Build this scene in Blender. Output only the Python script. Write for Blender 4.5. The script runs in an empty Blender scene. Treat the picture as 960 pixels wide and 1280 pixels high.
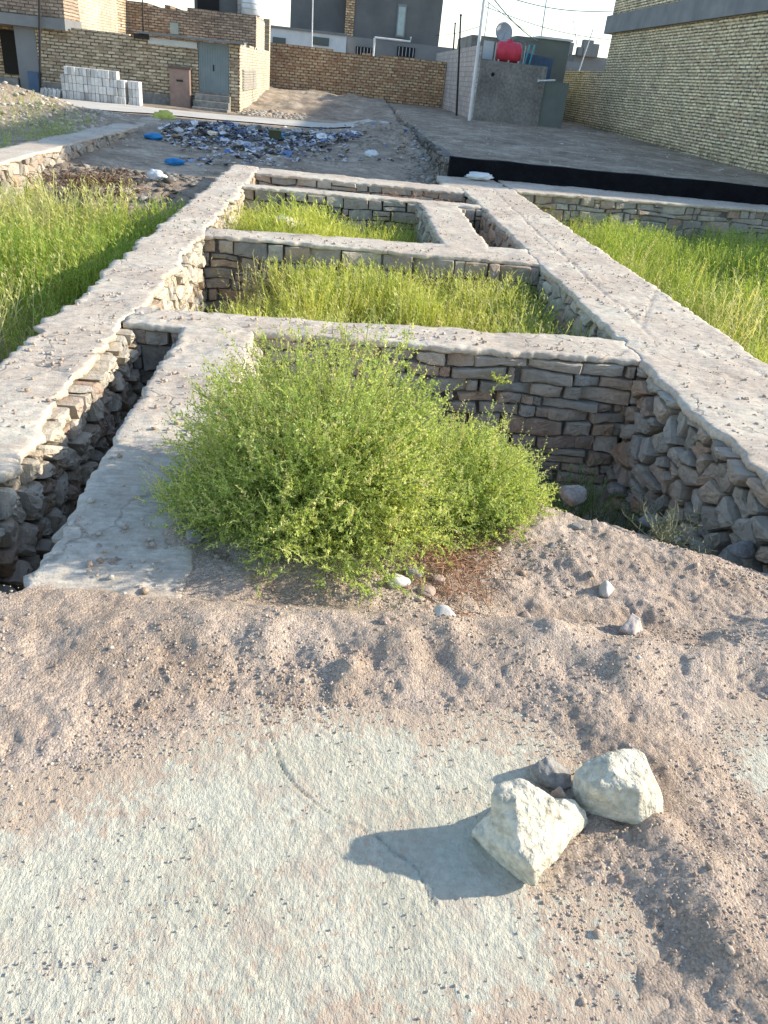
import bpy, bmesh, math, random
import numpy as np
from mathutils import Vector, Matrix
random.seed(7); RS = np.random.RandomState(11)
R = math.radians
S = bpy.context.scene
COL = S.collection
# ------------------------------------------------------------------ camera, sky, sun, exposure
F, CX, CY, CAMH = 950.0, 480.0, 640.0, 1.6
IMX = np.array([0.99418316, -0.05004086, 0.09537166])
IMY = np.array([0.05768297, -0.50040856, -0.8638657])
FWD = np.array([0.09095337, 0.86434205, -0.49461126])
cd = bpy.data.cameras.new('camera'); cam = bpy.data.objects.new('camera', cd); COL.objects.link(cam)
cd.sensor_fit = 'VERTICAL'; cd.sensor_height = 36.0; cd.lens = 36.0 * F / 1280.0
cd.clip_start = 0.05; cd.clip_end = 3000
M = Matrix.Identity(4)
for i in range(3):
    M[i][0] = IMX[i]; M[i][1] = -IMY[i]; M[i][2] = -FWD[i]
M[2][3] = CAMH
cam.matrix_world = M
S.camera = cam
SUN_EL, SUN_AZ = R(25.0), R(7.0)            # azimuth: from +X turned towards +Y
sun_dir = Vector((math.cos(SUN_EL) * math.cos(SUN_AZ), math.cos(SUN_EL) * math.sin(SUN_AZ), math.sin(SUN_EL)))
w = bpy.data.worlds.new('World'); S.world = w; w.use_nodes = True
nt = w.node_tree; bg = nt.nodes['Background']
sky = nt.nodes.new('ShaderNodeTexSky'); sky.sky_type = 'NISHITA'; sky.sun_disc = False
sky.sun_elevation = SUN_EL; sky.sun_rotation = math.pi / 2 - SUN_AZ
sky.air_density = 1.0; sky.dust_density = .5; sky.ozone_density = 1.0
nt.links.new(sky.outputs[0], bg.inputs[0]); bg.inputs[1].default_value = 0.15
sl = bpy.data.lights.new('sun', 'SUN'); sl.energy = 3.8; sl.angle = R(0.9); sl.color = (1.0, 0.89, 0.74)
so = bpy.data.objects.new('sun', sl); COL.objects.link(so); so.rotation_euler = sun_dir.to_track_quat('Z', 'Y').to_euler()
S.view_settings.view_transform = 'Standard'; S.view_settings.look = 'None'
S.view_settings.gamma = 1.0; S.view_settings.exposure = 1.08; S.view_settings.use_curve_mapping = False

def ray(x, y): return FWD * F + IMX * (x - CX) + IMY * (y - CY)
C0 = np.array([0, 0, CAMH])
def on_z(x, y, z=0.0):
    r = ray(x, y); p = C0 + r * ((z - CAMH) / r[2]); return Vector(p.tolist())
def on_Y(x, y, Y):
    r = ray(x, y); return Vector((C0 + r * (Y / r[1])).tolist())
def on_X(x, y, X):
    r = ray(x, y); return Vector((C0 + r * (X / r[0])).tolist())

# ------------------------------------------------------------------ noise
PERM = np.random.RandomState(3).permutation(256).astype(np.int64); PERM = np.concatenate([PERM, PERM, PERM])
GV = np.random.RandomState(5).rand(256) * 2 - 1
def vnoise(x, y, z=None):
    x = np.asarray(x, float); y = np.asarray(y, float)
    z = np.zeros_like(x) if z is None else np.asarray(z, float)
    xi = np.floor(x).astype(np.int64); yi = np.floor(y).astype(np.int64); zi = np.floor(z).astype(np.int64)
    fx, fy, fz = x - xi, y - yi, z - zi
    fx = fx * fx * (3 - 2 * fx); fy = fy * fy * (3 - 2 * fy); fz = fz * fz * (3 - 2 * fz)
    def h(a, b, c): return GV[PERM[(PERM[(PERM[a & 255] + b) & 255] + c) & 255]]
    r = 0
    for dx in (0, 1):
        for dy in (0, 1):
            for dz in (0, 1):
                wgt = (fx if dx else 1 - fx) * (fy if dy else 1 - fy) * (fz if dz else 1 - fz)
                r = r + wgt * h(xi + dx, yi + dy, zi + dz)
    return r
def fbm(x, y, z=None, o=4, g=0.5):
    a, s, t = 1.0, 0.0, 0.0
    x = np.asarray(x, float); y = np.asarray(y, float)
    for i in range(o):
        s = s + a * vnoise(x * 2**i + 17.3 * i, y * 2**i - 9.1 * i, None if z is None else np.asarray(z, float) * 2**i)
        t += a; a *= g
    return s / t
def sst(a, b, x):
    t = np.clip((x - a) / (b - a), 0, 1); return t * t * (3 - 2 * t)

# ------------------------------------------------------------------ mesh helpers
def tagit(o, label=None, cat=None, group=None, kind=None):
    if label: o['label'] = label
    if cat: o['category'] = cat
    if group: o['group'] = group
    if kind: o['kind'] = kind
    return o
def link_mesh(name, me, m, parent=None):
    o = bpy.data.objects.new(name, me); COL.objects.link(o)
    if m is not None:
        for k in (m if isinstance(m, (list, tuple)) else [m]): me.materials.append(k)
    if parent is not None:
        o.parent = parent
        if tuple(parent.location) != (0, 0, 0) or tuple(parent.rotation_euler) != (0, 0, 0):
            pm = Matrix.Translation(parent.location) @ parent.rotation_euler.to_matrix().to_4x4()
            o.matrix_parent_inverse = pm.inverted()
    return o
def mk_np(name, V, Fa, m, parent=None, smooth=True, mi=None):
    """V (n,3), Fa list of (k,3) or (k,4) int arrays"""
    V = np.asarray(V, np.float32)
    if not isinstance(Fa, list): Fa = [Fa]
    Fa = [np.asarray(f, np.int32) for f in Fa if len(f)]
    me = bpy.data.meshes.new(name)
    me.vertices.add(len(V)); me.vertices.foreach_set('co', V.ravel())
    nl = sum(f.size for f in Fa); npoly = sum(len(f) for f in Fa)
    me.loops.add(nl); me.polygons.add(npoly)
    me.loops.foreach_set('vertex_index', np.concatenate([f.ravel() for f in Fa]))
    tot = np.concatenate([np.full(len(f), f.shape[1], np.int32) for f in Fa])
    st = np.concatenate([[0], np.cumsum(tot)[:-1]]).astype(np.int32)
    me.polygons.foreach_set('loop_start', st)
    if smooth: me.polygons.foreach_set('use_smooth', np.ones(npoly, bool))
    if mi is not None: me.polygons.foreach_set('material_index', np.asarray(mi, np.int32))
    me.update(calc_edges=True); me.validate()
    return link_mesh(name, me, m, parent)
class MB:
    def __init__(s): s.v = []; s.f = []
    def add(s, vs, fs):
        b = len(s.v); s.v += [tuple(map(float, v)) for v in vs]; s.f += [tuple(i + b for i in f) for f in fs]; return s
    def box(s, x0, x1, y0, y1, z0, z1, bev=0.0):
        if bev <= 0:
            vs = [(x, y, z) for z in (z0, z1) for y in (y0, y1) for x in (x0, x1)]
            return s.add(vs, [(0, 2, 3, 1), (4, 5, 7, 6), (0, 1, 5, 4), (2, 6, 7, 3), (0, 4, 6, 2), (1, 3, 7, 5)])
        bm = bmesh.new(); bmesh.ops.create_cube(bm, size=1)
        for v in bm.verts: v.co = Vector(((x0 + x1) / 2 + v.co.x * (x1 - x0), (y0 + y1) / 2 + v.co.y * (y1 - y0), (z0 + z1) / 2 + v.co.z * (z1 - z0)))
        bmesh.ops.bevel(bm, geom=bm.edges[:], offset=bev, segments=1, affect='EDGES')
        bm.verts.index_update(); s.add([v.co for v in bm.verts], [[v.index for v in f.verts] for f in bm.faces]); bm.free(); return s
    def prism(s, pts, z0, z1):
        n = len(pts)
        return s.add([(p[0], p[1], z0) for p in pts] + [(p[0], p[1], z1) for p in pts],
                     [tuple(range(n - 1, -1, -1)), tuple(range(n, 2 * n))] + [(i, (i + 1) % n, n + (i + 1) % n, n + i) for i in range(n)])
    def tube(s, pts, r, n=8, r1=None, cap=True):
        pts = [Vector(p) for p in pts]; N = len(pts); b = len(s.v); r1 = r if r1 is None else r1
        for i, p in enumerate(pts):
            t = (pts[min(i + 1, N - 1)] - pts[max(i - 1, 0)]).normalized()
            a = Vector((0, 0, 1)) if abs(t.z) < .9 else Vector((1, 0, 0)); u = t.cross(a).normalized(); v = t.cross(u)
            rr = r + (r1 - r) * i / max(1, N - 1)
            for k in range(n):
                q = p + (u * math.cos(2 * math.pi * k / n) + v * math.sin(2 * math.pi * k / n)) * rr; s.v.append(tuple(q))
        for i in range(N - 1):
            for k in range(n):
                s.f.append((b + i * n + k, b + i * n + (k + 1) % n, b + (i + 1) * n + (k + 1) % n, b + (i + 1) * n + k))
        if cap: s.f.append(tuple(b + k for k in range(n))); s.f.append(tuple(b + (N - 1) * n + k for k in range(n - 1, -1, -1)))
        return s
    def lathe(s, prof, c, n=24, axis='Z'):
        b = len(s.v)
        for (r, h) in prof:
            for k in range(n):
                a = 2 * math.pi * k / n
                if axis == 'Z': s.v.append((c[0] + r * math.cos(a), c[1] + r * math.sin(a), c[2] + h))
                elif axis == 'X': s.v.append((c[0] + h, c[1] + r * math.cos(a), c[2] + r * math.sin(a)))
                else: s.v.append((c[0] + r * math.cos(a), c[1] + h, c[2] + r * math.sin(a)))
        for i in range(len(prof) - 1):
            for k in range(n): s.f.append((b + i * n + k, b + i * n + (k + 1) % n, b + (i + 1) * n + (k + 1) % n, b + (i + 1) * n + k))
        return s
    def build(s, name, m, parent=None, smooth=False):
        me = bpy.data.meshes.new(name); me.from_pydata(s.v, [], s.f)
        bm = bmesh.new(); bm.from_mesh(me); bmesh.ops.recalc_face_normals(bm, faces=bm.faces[:]); bm.to_mesh(me); bm.free()
        if smooth: me.polygons.foreach_set('use_smooth', np.ones(len(me.polygons), bool))
        me.update(); return link_mesh(name, me, m, parent)
def empty(name, loc, label, cat, group=None):
    o = bpy.data.objects.new(name, None); COL.objects.link(o); o.location = loc; o.empty_display_size = .2
    return tagit(o, label, cat, group)
def copy_thing(o, loc, label=None):
    c = o.copy(); COL.objects.link(c); c.location = loc
    if label: c['label'] = label
    for ch in o.children:
        d = ch.copy(); COL.objects.link(d); d.parent = c
    return c

# ------------------------------------------------------------------ materials
def nd(t, k, **kw):
    n = t.nodes.new(k)
    for a, b in kw.items(): setattr(n, a, b)
    return n
def ramp(t, fac, stops):
    r = nd(t, 'ShaderNodeValToRGB'); e = r.color_ramp.elements
    while len(e) > 1: e.remove(e[-1])
    e[0].position = stops[0][0]; e[0].color = (*stops[0][1], 1)
    for p, c in stops[1:]:
        k = e.new(p); k.color = (*c, 1)
    t.links.new(fac, r.inputs[0]); return r.outputs[0]
def noise(t, vec, scale, det=4, rough=.55):
    n = nd(t, 'ShaderNodeTexNoise'); n.inputs['Scale'].default_value = scale; n.inputs['Detail'].default_value = det
    n.inputs['Roughness'].default_value = rough; t.links.new(vec, n.inputs['Vector']); return n.outputs[0]
def mixc(t, fac, a, b, mode='MIX'):
    m = nd(t, 'ShaderNodeMix', data_type='RGBA', blend_type=mode)
    if hasattr(fac, 'links'): t.links.new(fac, m.inputs[0])
    else: m.inputs[0].default_value = fac
    for s_, i in ((a, 6), (b, 7)):
        if hasattr(s_, 'links'): t.links.new(s_, m.inputs[i])
        else: m.inputs[i].default_value = (*s_, 1)
    return m.outputs[2]
def newmat(name):
    m = bpy.data.materials.new(name); m.use_nodes = True; t = m.node_tree; b = t.nodes['Principled BSDF']
    b.inputs['Roughness'].default_value = .9; b.inputs['Specular IOR Level'].default_value = .25
    return m, t, b
def bumpit(t, b, h, strength, dist, prev=None):
    n = nd(t, 'ShaderNodeBump'); n.inputs['Strength'].default_value = strength; n.inputs['Distance'].default_value = dist
    t.links.new(h, n.inputs['Height'])
    if prev is not None: t.links.new(prev, n.inputs['Normal'])
    t.links.new(n.outputs[0], b.inputs['Normal']); return n.outputs[0]
def pos(t): return nd(t, 'ShaderNodeNewGeometry').outputs['Position']
def simple(name, stops, scale=3, bscale=30, bstr=.5, bdist=.02, rough=.9, metal=0, fine=None, spec=.25):
    m, t, b = newmat(name); p = nd(t, 'ShaderNodeTexCoord').outputs['Object']
    c = ramp(t, noise(t, p, scale, 5, .6), stops)
    if fine: c = mixc(t, fine[1], c, ramp(t, noise(t, p, fine[0], 3), [(.35, (.55,) * 3), (.65, (1.35,) * 3)]), 'MULTIPLY')
    t.links.new(c, b.inputs['Base Color']); b.inputs['Roughness'].default_value = rough; b.inputs['Metallic'].default_value = metal
    b.inputs['Specular IOR Level'].default_value = spec
    if bstr > 0: bumpit(t, b, noise(t, p, bscale, 4), bstr, bdist)
    return m
def plain(name, c, rough=.6, metal=0, v=.12):
    lo = tuple(x * (1 - v) for x in c); hi = tuple(min(1, x * (1 + v)) for x in c)
    return simple(name, [(.3, lo), (.7, hi)], 4, 20, .15, .01, rough, metal)

# concrete (foreground slab)
def m_slab():
    m, t, b = newmat('slab_concrete'); p = pos(t)
    c = ramp(t, noise(t, p, 3.0, 6, .6), [(.3, (.455, .435, .335)), (.5, (.545, .525, .415)), (.72, (.615, .595, .485))])
    c = mixc(t, .6, c, ramp(t, noise(t, p, 60, 4, .7), [(.3, (.72,) * 3), (.6, (1.15,) * 3)]), 'MULTIPLY')
    dust = ramp(t, noise(t, p, 7, 6, .65), [(.50, (0,) * 3), (.66, (.85,) * 3)])
    c = mixc(t, dust, c, (.50, .425, .335))
    at = nd(t, 'ShaderNodeAttribute'); at.attribute_name = 'dust'
    dm = nd(t, 'ShaderNodeMath', operation='MULTIPLY_ADD'); t.links.new(noise(t, p, 34, 5, .75), dm.inputs[0]); dm.inputs[1].default_value = 3.6; dm.inputs[2].default_value = -2.35
    da = nd(t, 'ShaderNodeMath', operation='ADD'); t.links.new(dm.outputs[0], da.inputs[0]); t.links.new(at.outputs['Fac'], da.inputs[1])
    dk_ = ramp(t, da.outputs[0], [(.0, (0,) * 3), (.35, (1,) * 3)])
    c = mixc(t, dk_, c, (.50, .40, .30))
    t.links.new(c, b.inputs['Base Color'])
    # trowel streaks: noise stretched along one direction
    mp = nd(t, 'ShaderNodeMapping'); mp.inputs['Scale'].default_value = (120, 70, 80); mp.inputs['Rotation'].default_value = (0, 0, .5)
    t.links.new(p, mp.inputs['Vector'])
    n = bumpit(t, b, noise(t, mp.outputs[0], 1.0, 5, .65), 1.0, .009)
    bumpit(t, b, noise(t, p, 300, 3, .6), .7, .002, n)
    return m
def m_cap():
    m, t, b = newmat('rough_cap_concrete'); p = pos(t)
    c = ramp(t, noise(t, p, 1.1, 6, .65), [(.30, (.44, .37, .295)), (.48, (.53, .465, .38)), (.6, (.59, .54, .445)), (.72, (.53, .515, .43))])
    c = mixc(t, .8, c, ramp(t, noise(t, p, 22, 5, .7), [(.3, (.70, .68, .66)), (.6, (1.1,) * 3)]), 'MULTIPLY')
    st = ramp(t, noise(t, p, 4.5, 5, .7), [(.52, (0,) * 3), (.72, (1,) * 3)])
    c = mixc(t, st, c, (.48, .395, .31))
    mp = nd(t, 'ShaderNodeMapping'); mp.inputs['Scale'].default_value = (7, 40, 20); mp.inputs['Rotation'].default_value = (0, 0, .25)
    t.links.new(p, mp.inputs['Vector'])
    sk = noise(t, mp.outputs[0], 1.0, 4, .65)
    c = mixc(t, .45, c, ramp(t, sk, [(.3, (.6, .59, .58)), (.55, (1.08,) * 3)]), 'MULTIPLY')
    wn = nd(t, 'ShaderNodeTexNoise'); wn.inputs['Scale'].default_value = 5; wn.inputs['Detail'].default_value = 5; t.links.new(p, wn.inputs['Vector'])
    wm = nd(t, 'ShaderNodeVectorMath', operation='MULTIPLY_ADD'); t.links.new(wn.outputs['Color'], wm.inputs[0]); wm.inputs[1].default_value = (.32, .32, .1); t.links.new(p, wm.inputs[2])
    vc = nd(t, 'ShaderNodeTexVoronoi', feature='DISTANCE_TO_EDGE'); vc.inputs['Scale'].default_value = 1.7; t.links.new(wm.outputs[0], vc.inputs['Vector'])
    ck = ramp(t, vc.outputs['Distance'], [(.0, (0,) * 3), (.022, (1,) * 3)])
    gate_ = ramp(t, noise(t, p, 1.4, 3, .6), [(.46, (1,) * 3), (.54, (0,) * 3)])
    ck = mixc(t, gate_, ck, (1, 1, 1)); c = mixc(t, .35, c, ck, 'MULTIPLY')
    t.links.new(c, b.inputs['Base Color'])
    ckn = bumpit(t, b, ck, .5, .008)
    n = bumpit(t, b, sk, .8, .009, ckn)
    bumpit(t, b, noise(t, p, 70, 4, .65), .8, .005, n)
    return m
def m_stone(name, stops, tint=None, lich=True):
    m, t, b = newmat(name); p = nd(t, 'ShaderNodeTexCoord').outputs['Object']
    isl = nd(t, 'ShaderNodeNewGeometry').outputs['Random Per Island']
    c = ramp(t, isl, stops)
    c = mixc(t, .7, c, ramp(t, noise(t, p, 9, 5, .7), [(.3, (.62, .6, .58)), (.62, (1.2,) * 3)]), 'MULTIPLY')
    if lich:
        d = ramp(t, noise(t, p, 3.2, 5, .7), [(.5, (0,) * 3), (.68, (1,) * 3)])
        c = mixc(t, d, c, (.36, .34, .30))
    t.links.new(c, b.inputs['Base Color'])
    n = bumpit(t, b, noise(t, p, 26, 6, .7), .8, .02)
    bumpit(t, b, noise(t, p, 110, 3, .6), .6, .005, n)
    return m
def m_soil(name, k=1.0):
    m, t, b = newmat(name); p = pos(t)
    c = ramp(t, noise(t, p, 2.6, 6, .65), [(.3, (.37 * k, .28 * k, .205 * k)), (.5, (.49 * k, .395 * k, .31 * k)), (.72, (.57 * k, .475 * k, .39 * k))])
    v = nd(t, 'ShaderNodeTexVoronoi'); v.inputs['Scale'].default_value = 150; t.links.new(p, v.inputs['Vector'])
    g = nd(t, 'ShaderNodeRGBToBW'); t.links.new(v.outputs['Color'], g.inputs[0])
    c = mixc(t, .75, c, ramp(t, g.outputs[0], [(.2, (.72, .70, .69)), (.5, (.97,) * 3), (.85, (1.28, 1.27, 1.25))]), 'MULTIPLY')
    t.links.new(c, b.inputs['Base Color'])
    n = bumpit(t, b, noise(t, p, 55, 6, .75), .8, .012)
    inv = nd(t, 'ShaderNodeMath', operation='SUBTRACT'); inv.inputs[0].default_value = 1; t.links.new(v.outputs['Distance'], inv.inputs[1])
    bumpit(t, b, inv.outputs[0], .8, .004, n)
    return m
def m_ground():
    m, t, b = newmat('dusty_ground'); p = pos(t)
    c = ramp(t, noise(t, p, .5, 8, .72), [(.3, (.23, .18, .13)), (.5, (.36, .295, .22)), (.72, (.52, .445, .345))])
    c = mixc(t, .8, c, ramp(t, noise(t, p, 6, 6, .75), [(.3, (.62,) * 3), (.65, (1.25,) * 3)]), 'MULTIPLY')
    c = mixc(t, .85, c, ramp(t, noise(t, p, 1.6, 6, .75), [(.35, (.60, .57, .54)), (.62, (1.22,) * 3)]), 'MULTIPLY')
    c = mixc(t, .5, c, ramp(t, noise(t, p, 40, 4, .7), [(.3, (.6,) * 3), (.65, (1.3,) * 3)]), 'MULTIPLY')
    t.links.new(c, b.inputs['Base Color'])
    n = bumpit(t, b, noise(t, p, 2.5, 6, .7), .7, .12)
    bumpit(t, b, noise(t, p, 25, 4, .7), .6, .02, n)
    return m
def m_brick(name, axis, cols, mortar, bw=.23, bh=.075, mort=.012, patch=None, msm=.3):
    m, t, b = newmat(name); p = nd(t, 'ShaderNodeNewGeometry').outputs['Position']
    sp = nd(t, 'ShaderNodeSeparateXYZ'); t.links.new(p, sp.inputs[0])
    cb = nd(t, 'ShaderNodeCombineXYZ'); t.links.new(sp.outputs[0 if axis == 'X' else 1], cb.inputs[0]); t.links.new(sp.outputs[2], cb.inputs[1])
    # wobble so courses are not ruler-straight
    nz = nd(t, 'ShaderNodeTexNoise'); nz.inputs['Scale'].default_value = 1.3; nz.inputs['Detail'].default_value = 3; t.links.new(p, nz.inputs['Vector'])
    off = nd(t, 'ShaderNodeVectorMath', operation='MULTIPLY_ADD'); t.links.new(nz.outputs['Color'], off.inputs[0])
    off.inputs[1].default_value = (.06, .06, 0); t.links.new(cb.outputs[0], off.inputs[2])
    br = nd(t, 'ShaderNodeTexBrick'); br.offset = .5; t.links.new(off.outputs[0], br.inputs['Vector'])
    br.inputs['Scale'].default_value = 1; br.inputs['Brick Width'].default_value = bw; br.inputs['Row Height'].default_value = bh
    br.inputs['Mortar Size'].default_value = mort; br.inputs['Mortar Smooth'].default_value = msm; br.inputs['Bias'].default_value = 0
    br.inputs['Color1'].default_value = (0, 0, 0, 1); br.inputs['Color2'].default_value = (1, 1, 1, 1); br.inputs['Mortar'].default_value = (.5, .5, .5, 1)
    bwv = nd(t, 'ShaderNodeRGBToBW'); t.links.new(br.outputs['Color'], bwv.inputs[0])
    c = ramp(t, bwv.outputs[0], cols)
    c = mixc(t, .7, c, ramp(t, noise(t, p, .7, 6, .65), [(.3, (.68, .68, .70)), (.65, (1.2, 1.18, 1.15))]), 'MULTIPLY')
    c = mixc(t, .6, c, ramp(t, noise(t, p, 9, 4, .7), [(.3, (.6,) * 3), (.65, (1.22,) * 3)]), 'MULTIPLY')
    mm = nd(t, 'ShaderNodeMath', operation='MULTIPLY'); t.links.new(br.outputs['Fac'], mm.inputs[0])
    rr = ramp(t, noise(t, p, 5, 4, .7), [(.35, (.35,) * 3), (.6, (1,) * 3)]); t.links.new(rr, mm.inputs[1])
    c = mixc(t, mm.outputs[0], c, mortar)
    if patch:
        pf = ramp(t, noise(t, p, patch[1], 5, .6), [(patch[2], (0,) * 3), (patch[2] + .03, (1,) * 3)])
        c = mixc(t, pf, c, patch[0])
    t.links.new(c, b.inputs['Base Color'])
    iv = nd(t, 'ShaderNodeMath', operation='SUBTRACT'); iv.inputs[0].default_value = 1; t.links.new(br.outputs['Fac'], iv.inputs[1])
    n = bumpit(t, b, iv.outputs[0], .8, .02); bumpit(t, b, noise(t, p, 12, 4, .7), .5, .02, n)
    return m
def m_leaf(name, stops, trans=.35):
    m, t, b = newmat(name)
    isl = nd(t, 'ShaderNodeNewGeometry').outputs['Random Per Island']
    c = ramp(t, isl, stops)
    p = pos(t)
    c = mixc(t, .6, c, ramp(t, noise(t, p, 2.2, 3, .6), [(.3, (.62, .74, .62)), (.68, (1.25, 1.16, 1.1))]), 'MULTIPLY')
    t.links.new(c, b.inputs['Base Color']); b.inputs['Roughness'].default_value = .6
    tr = nd(t, 'ShaderNodeBsdfTranslucent'); t.links.new(mixc(t, 1.0, c, (1.25, 1.25, .7), 'MULTIPLY'), tr.inputs[0])
    mx = nd(t, 'ShaderNodeMixShader'); mx.inputs[0].default_value = trans
    t.links.new(b.outputs[0], mx.inputs[1]); t.links.new(tr.outputs[0], mx.inputs[2])
    t.links.new(mx.outputs[0], t.nodes['Material Output'].inputs[0]); return m

SLAB = m_slab(); CAP = m_cap(); GROUND = m_ground()
STONE_L = m_stone('left_wall_rubble', [(0, (.40, .31, .21)), (.3, (.54, .47, .36)), (.6, (.46, .42, .34)), (.85, (.62, .56, .45)), (1, (.36, .25, .18))])
STONE_G = m_stone('grey_rubble', [(0, (.24, .22, .18)), (.2, (.36, .335, .28)), (.4, (.42, .31, .22)), (.6, (.47, .44, .37)), (.8, (.33, .30, .25)), (1, (.40, .29, .21))])
MORTAR = simple('dry_mortar', [(.3, (.13, .12, .105)), (.7, (.24, .22, .195))], 5, 30, .9, .03)
SOIL = m_soil('pinkish_soil', .93); SOILD = m_soil('pit_soil', .8)
GRASS = m_leaf('weed_green', [(0, (.30, .38, .07)), (.35, (.44, .50, .11)), (.7, (.56, .58, .15)), (1, (.66, .60, .25))], .45)
GRASSD = m_leaf('field_green', [(0, (.20, .32, .06)), (.4, (.32, .43, .09)), (.75, (.48, .53, .13)), (1, (.62, .58, .23))], .45)
LEAF = m_leaf('shrub_green', [(0, (.22, .32, .085)), (.4, (.41, .51, .15)), (.75, (.57, .61, .21)), (1, (.72, .66, .38))], .42)
TWIG = plain('green_twig', (.22, .24, .09), .8)
DRY = m_leaf('dry_straw', [(0, (.22, .11, .07)), (.5, (.36, .2, .13)), (1, (.5, .33, .22))], .2)
WHITE_ROCK = simple('pale_limestone', [(.3, (.47, .43, .32)), (.5, (.58, .54, .42)), (.7, (.66, .62, .51))], 9, 38, 1.0, .016, fine=(50, .5))
GREY_ROCK = simple('grey_rock', [(.3, (.22, .21, .19)), (.7, (.34, .32, .29))], 12, 45, .8, .01, fine=(60, .5))
BROWN_ROCK = simple('brown_rock', [(.3, (.30, .22, .17)), (.7, (.42, .33, .27))], 12, 45, .8, .01, fine=(60, .5))
YB = [(0, (.25, .22, .145)), (.4, (.40, .355, .235)), (.8, (.52, .465, .32)), (1, (.34, .25, .16))]
BR_RIGHT = m_brick('pale_yellow_brick_right', 'Y', [(0, (.58, .48, .30)), (.45, (.80, .67, .41)), (.9, (.87, .78, .53)), (1, (.6, .42, .25))], (.06, .05, .038), .40, .105, .027, msm=.1)
BR_RIGHTX = m_brick('pale_yellow_brick_end', 'X', [(0, (.36, .32, .21)), (.45, (.50, .46, .32)), (1, (.62, .58, .43))], (.075, .07, .06), .24, .098, .024)
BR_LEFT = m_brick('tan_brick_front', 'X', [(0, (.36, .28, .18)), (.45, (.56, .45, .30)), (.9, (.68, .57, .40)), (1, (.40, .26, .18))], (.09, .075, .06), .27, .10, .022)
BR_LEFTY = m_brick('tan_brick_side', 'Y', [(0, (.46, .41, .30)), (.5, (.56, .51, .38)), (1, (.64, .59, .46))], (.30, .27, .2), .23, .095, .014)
BR_UP = m_brick('brown_brick_upper', 'X', [(0, (.28, .20, .14)), (.5, (.43, .33, .24)), (1, (.54, .43, .32))], (.10, .08, .065), .27, .10, .02)
BR_FAR = m_brick('red_and_yellow_brick', 'X', [(0, (.46, .22, .12)), (.35, (.56, .36, .2)), (.65, (.68, .52, .31)), (1, (.5, .28, .16))], (.11, .08, .06), .30, .14, .032)
BR_PALE = m_brick('pale_block_side', 'Y', [(0, (.40, .36, .33)), (.5, (.47, .43, .39)), (1, (.52, .48, .44))], (.28, .26, .24), .4, .2, .015)
STUCCO = simple('grey_stucco', [(.3, (.17, .165, .15)), (.5, (.24, .23, .205)), (.7, (.31, .295, .26))], 1.2, 12, .5, .02, fine=(9, .5))
STUCCO_D = simple('dark_cement_render', [(.3, (.11, .112, .11)), (.7, (.165, .165, .158))], .6, 10, .4, .02)
STUCCO_M = simple('mid_cement_render', [(.3, (.16, .17, .175)), (.7, (.22, .23, .23))], .8, 10, .4, .02)
BAND = simple('band_render', [(.3, (.17, .18, .18)), (.7, (.25, .255, .25))], 1.2, 10, .5, .02)
WHITEW = simple('whitewash', [(.3, (.55, .58, .58)), (.7, (.68, .70, .69))], 1.5, 8, .2, .01)
TAR = simple('black_bitumen', [(.3, (.004, .0045, .006)), (.7, (.010, .011, .014))], 3, 14, .9, .04, rough=.85, spec=.1)
GATE = simple('grey_blue_steel', [(.3, (.20, .25, .26)), (.7, (.26, .31, .32))], 2, 10, .2, .01, rough=.6)
DARK = plain('dark_opening', (.012, .012, .012)); WOODP = plain('faded_brown_board', (.30, .21, .17), .85, 0, .2)
BLOCK, t_, b_ = newmat('cast_concrete_block'); oi = nd(t_, 'ShaderNodeObjectInfo')
c_ = ramp(t_, oi.outputs['Random'], [(0, (.40, .39, .37)), (.5, (.56, .55, .52)), (1, (.70, .68, .64))]); c_ = mixc(t_, .6, c_, ramp(t_, noise(t_, pos(t_), 9, 5, .7), [(.3, (.7,) * 3), (.65, (1.15,) * 3)]), 'MULTIPLY'); t_.links.new(c_, b_.inputs['Base Color'])
STEEL = plain('dull_steel', (.42, .45, .46), .5, .3); BLACKP = plain('black_pole', (.03, .03, .032)); WPOLE = plain('white_pole_paint', (.70, .70, .68))
REDT = plain('red_tank_plastic', (.62, .06, .09), .45); BLUEM = plain('blue_sheet_metal', (.08, .13, .20), .6); CYANP = plain('turquoise_pipe', (.12, .42, .45), .5)
GREENR = simple('greenish_render', [(.3, (.13, .155, .14)), (.7, (.18, .205, .185))], 1, 10, .3, .02)
GLASS = plain('window_pane', (.34, .42, .40), .25); BLUEBAG = plain('blue_plastic_bag', (.03, .22, .50), .45); WBAG = plain('white_plastic_bag', (.62, .66, .68), .45)
ROADM = simple('pale_dust_road', [(.3, (.46, .43, .37)), (.7, (.60, .57, .50))], .8, 14, .4, .02)
CHIPM = None
BRUSH = plain('dry_brush_brown', (.16, .10, .06), .9, 0, .4)

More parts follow.
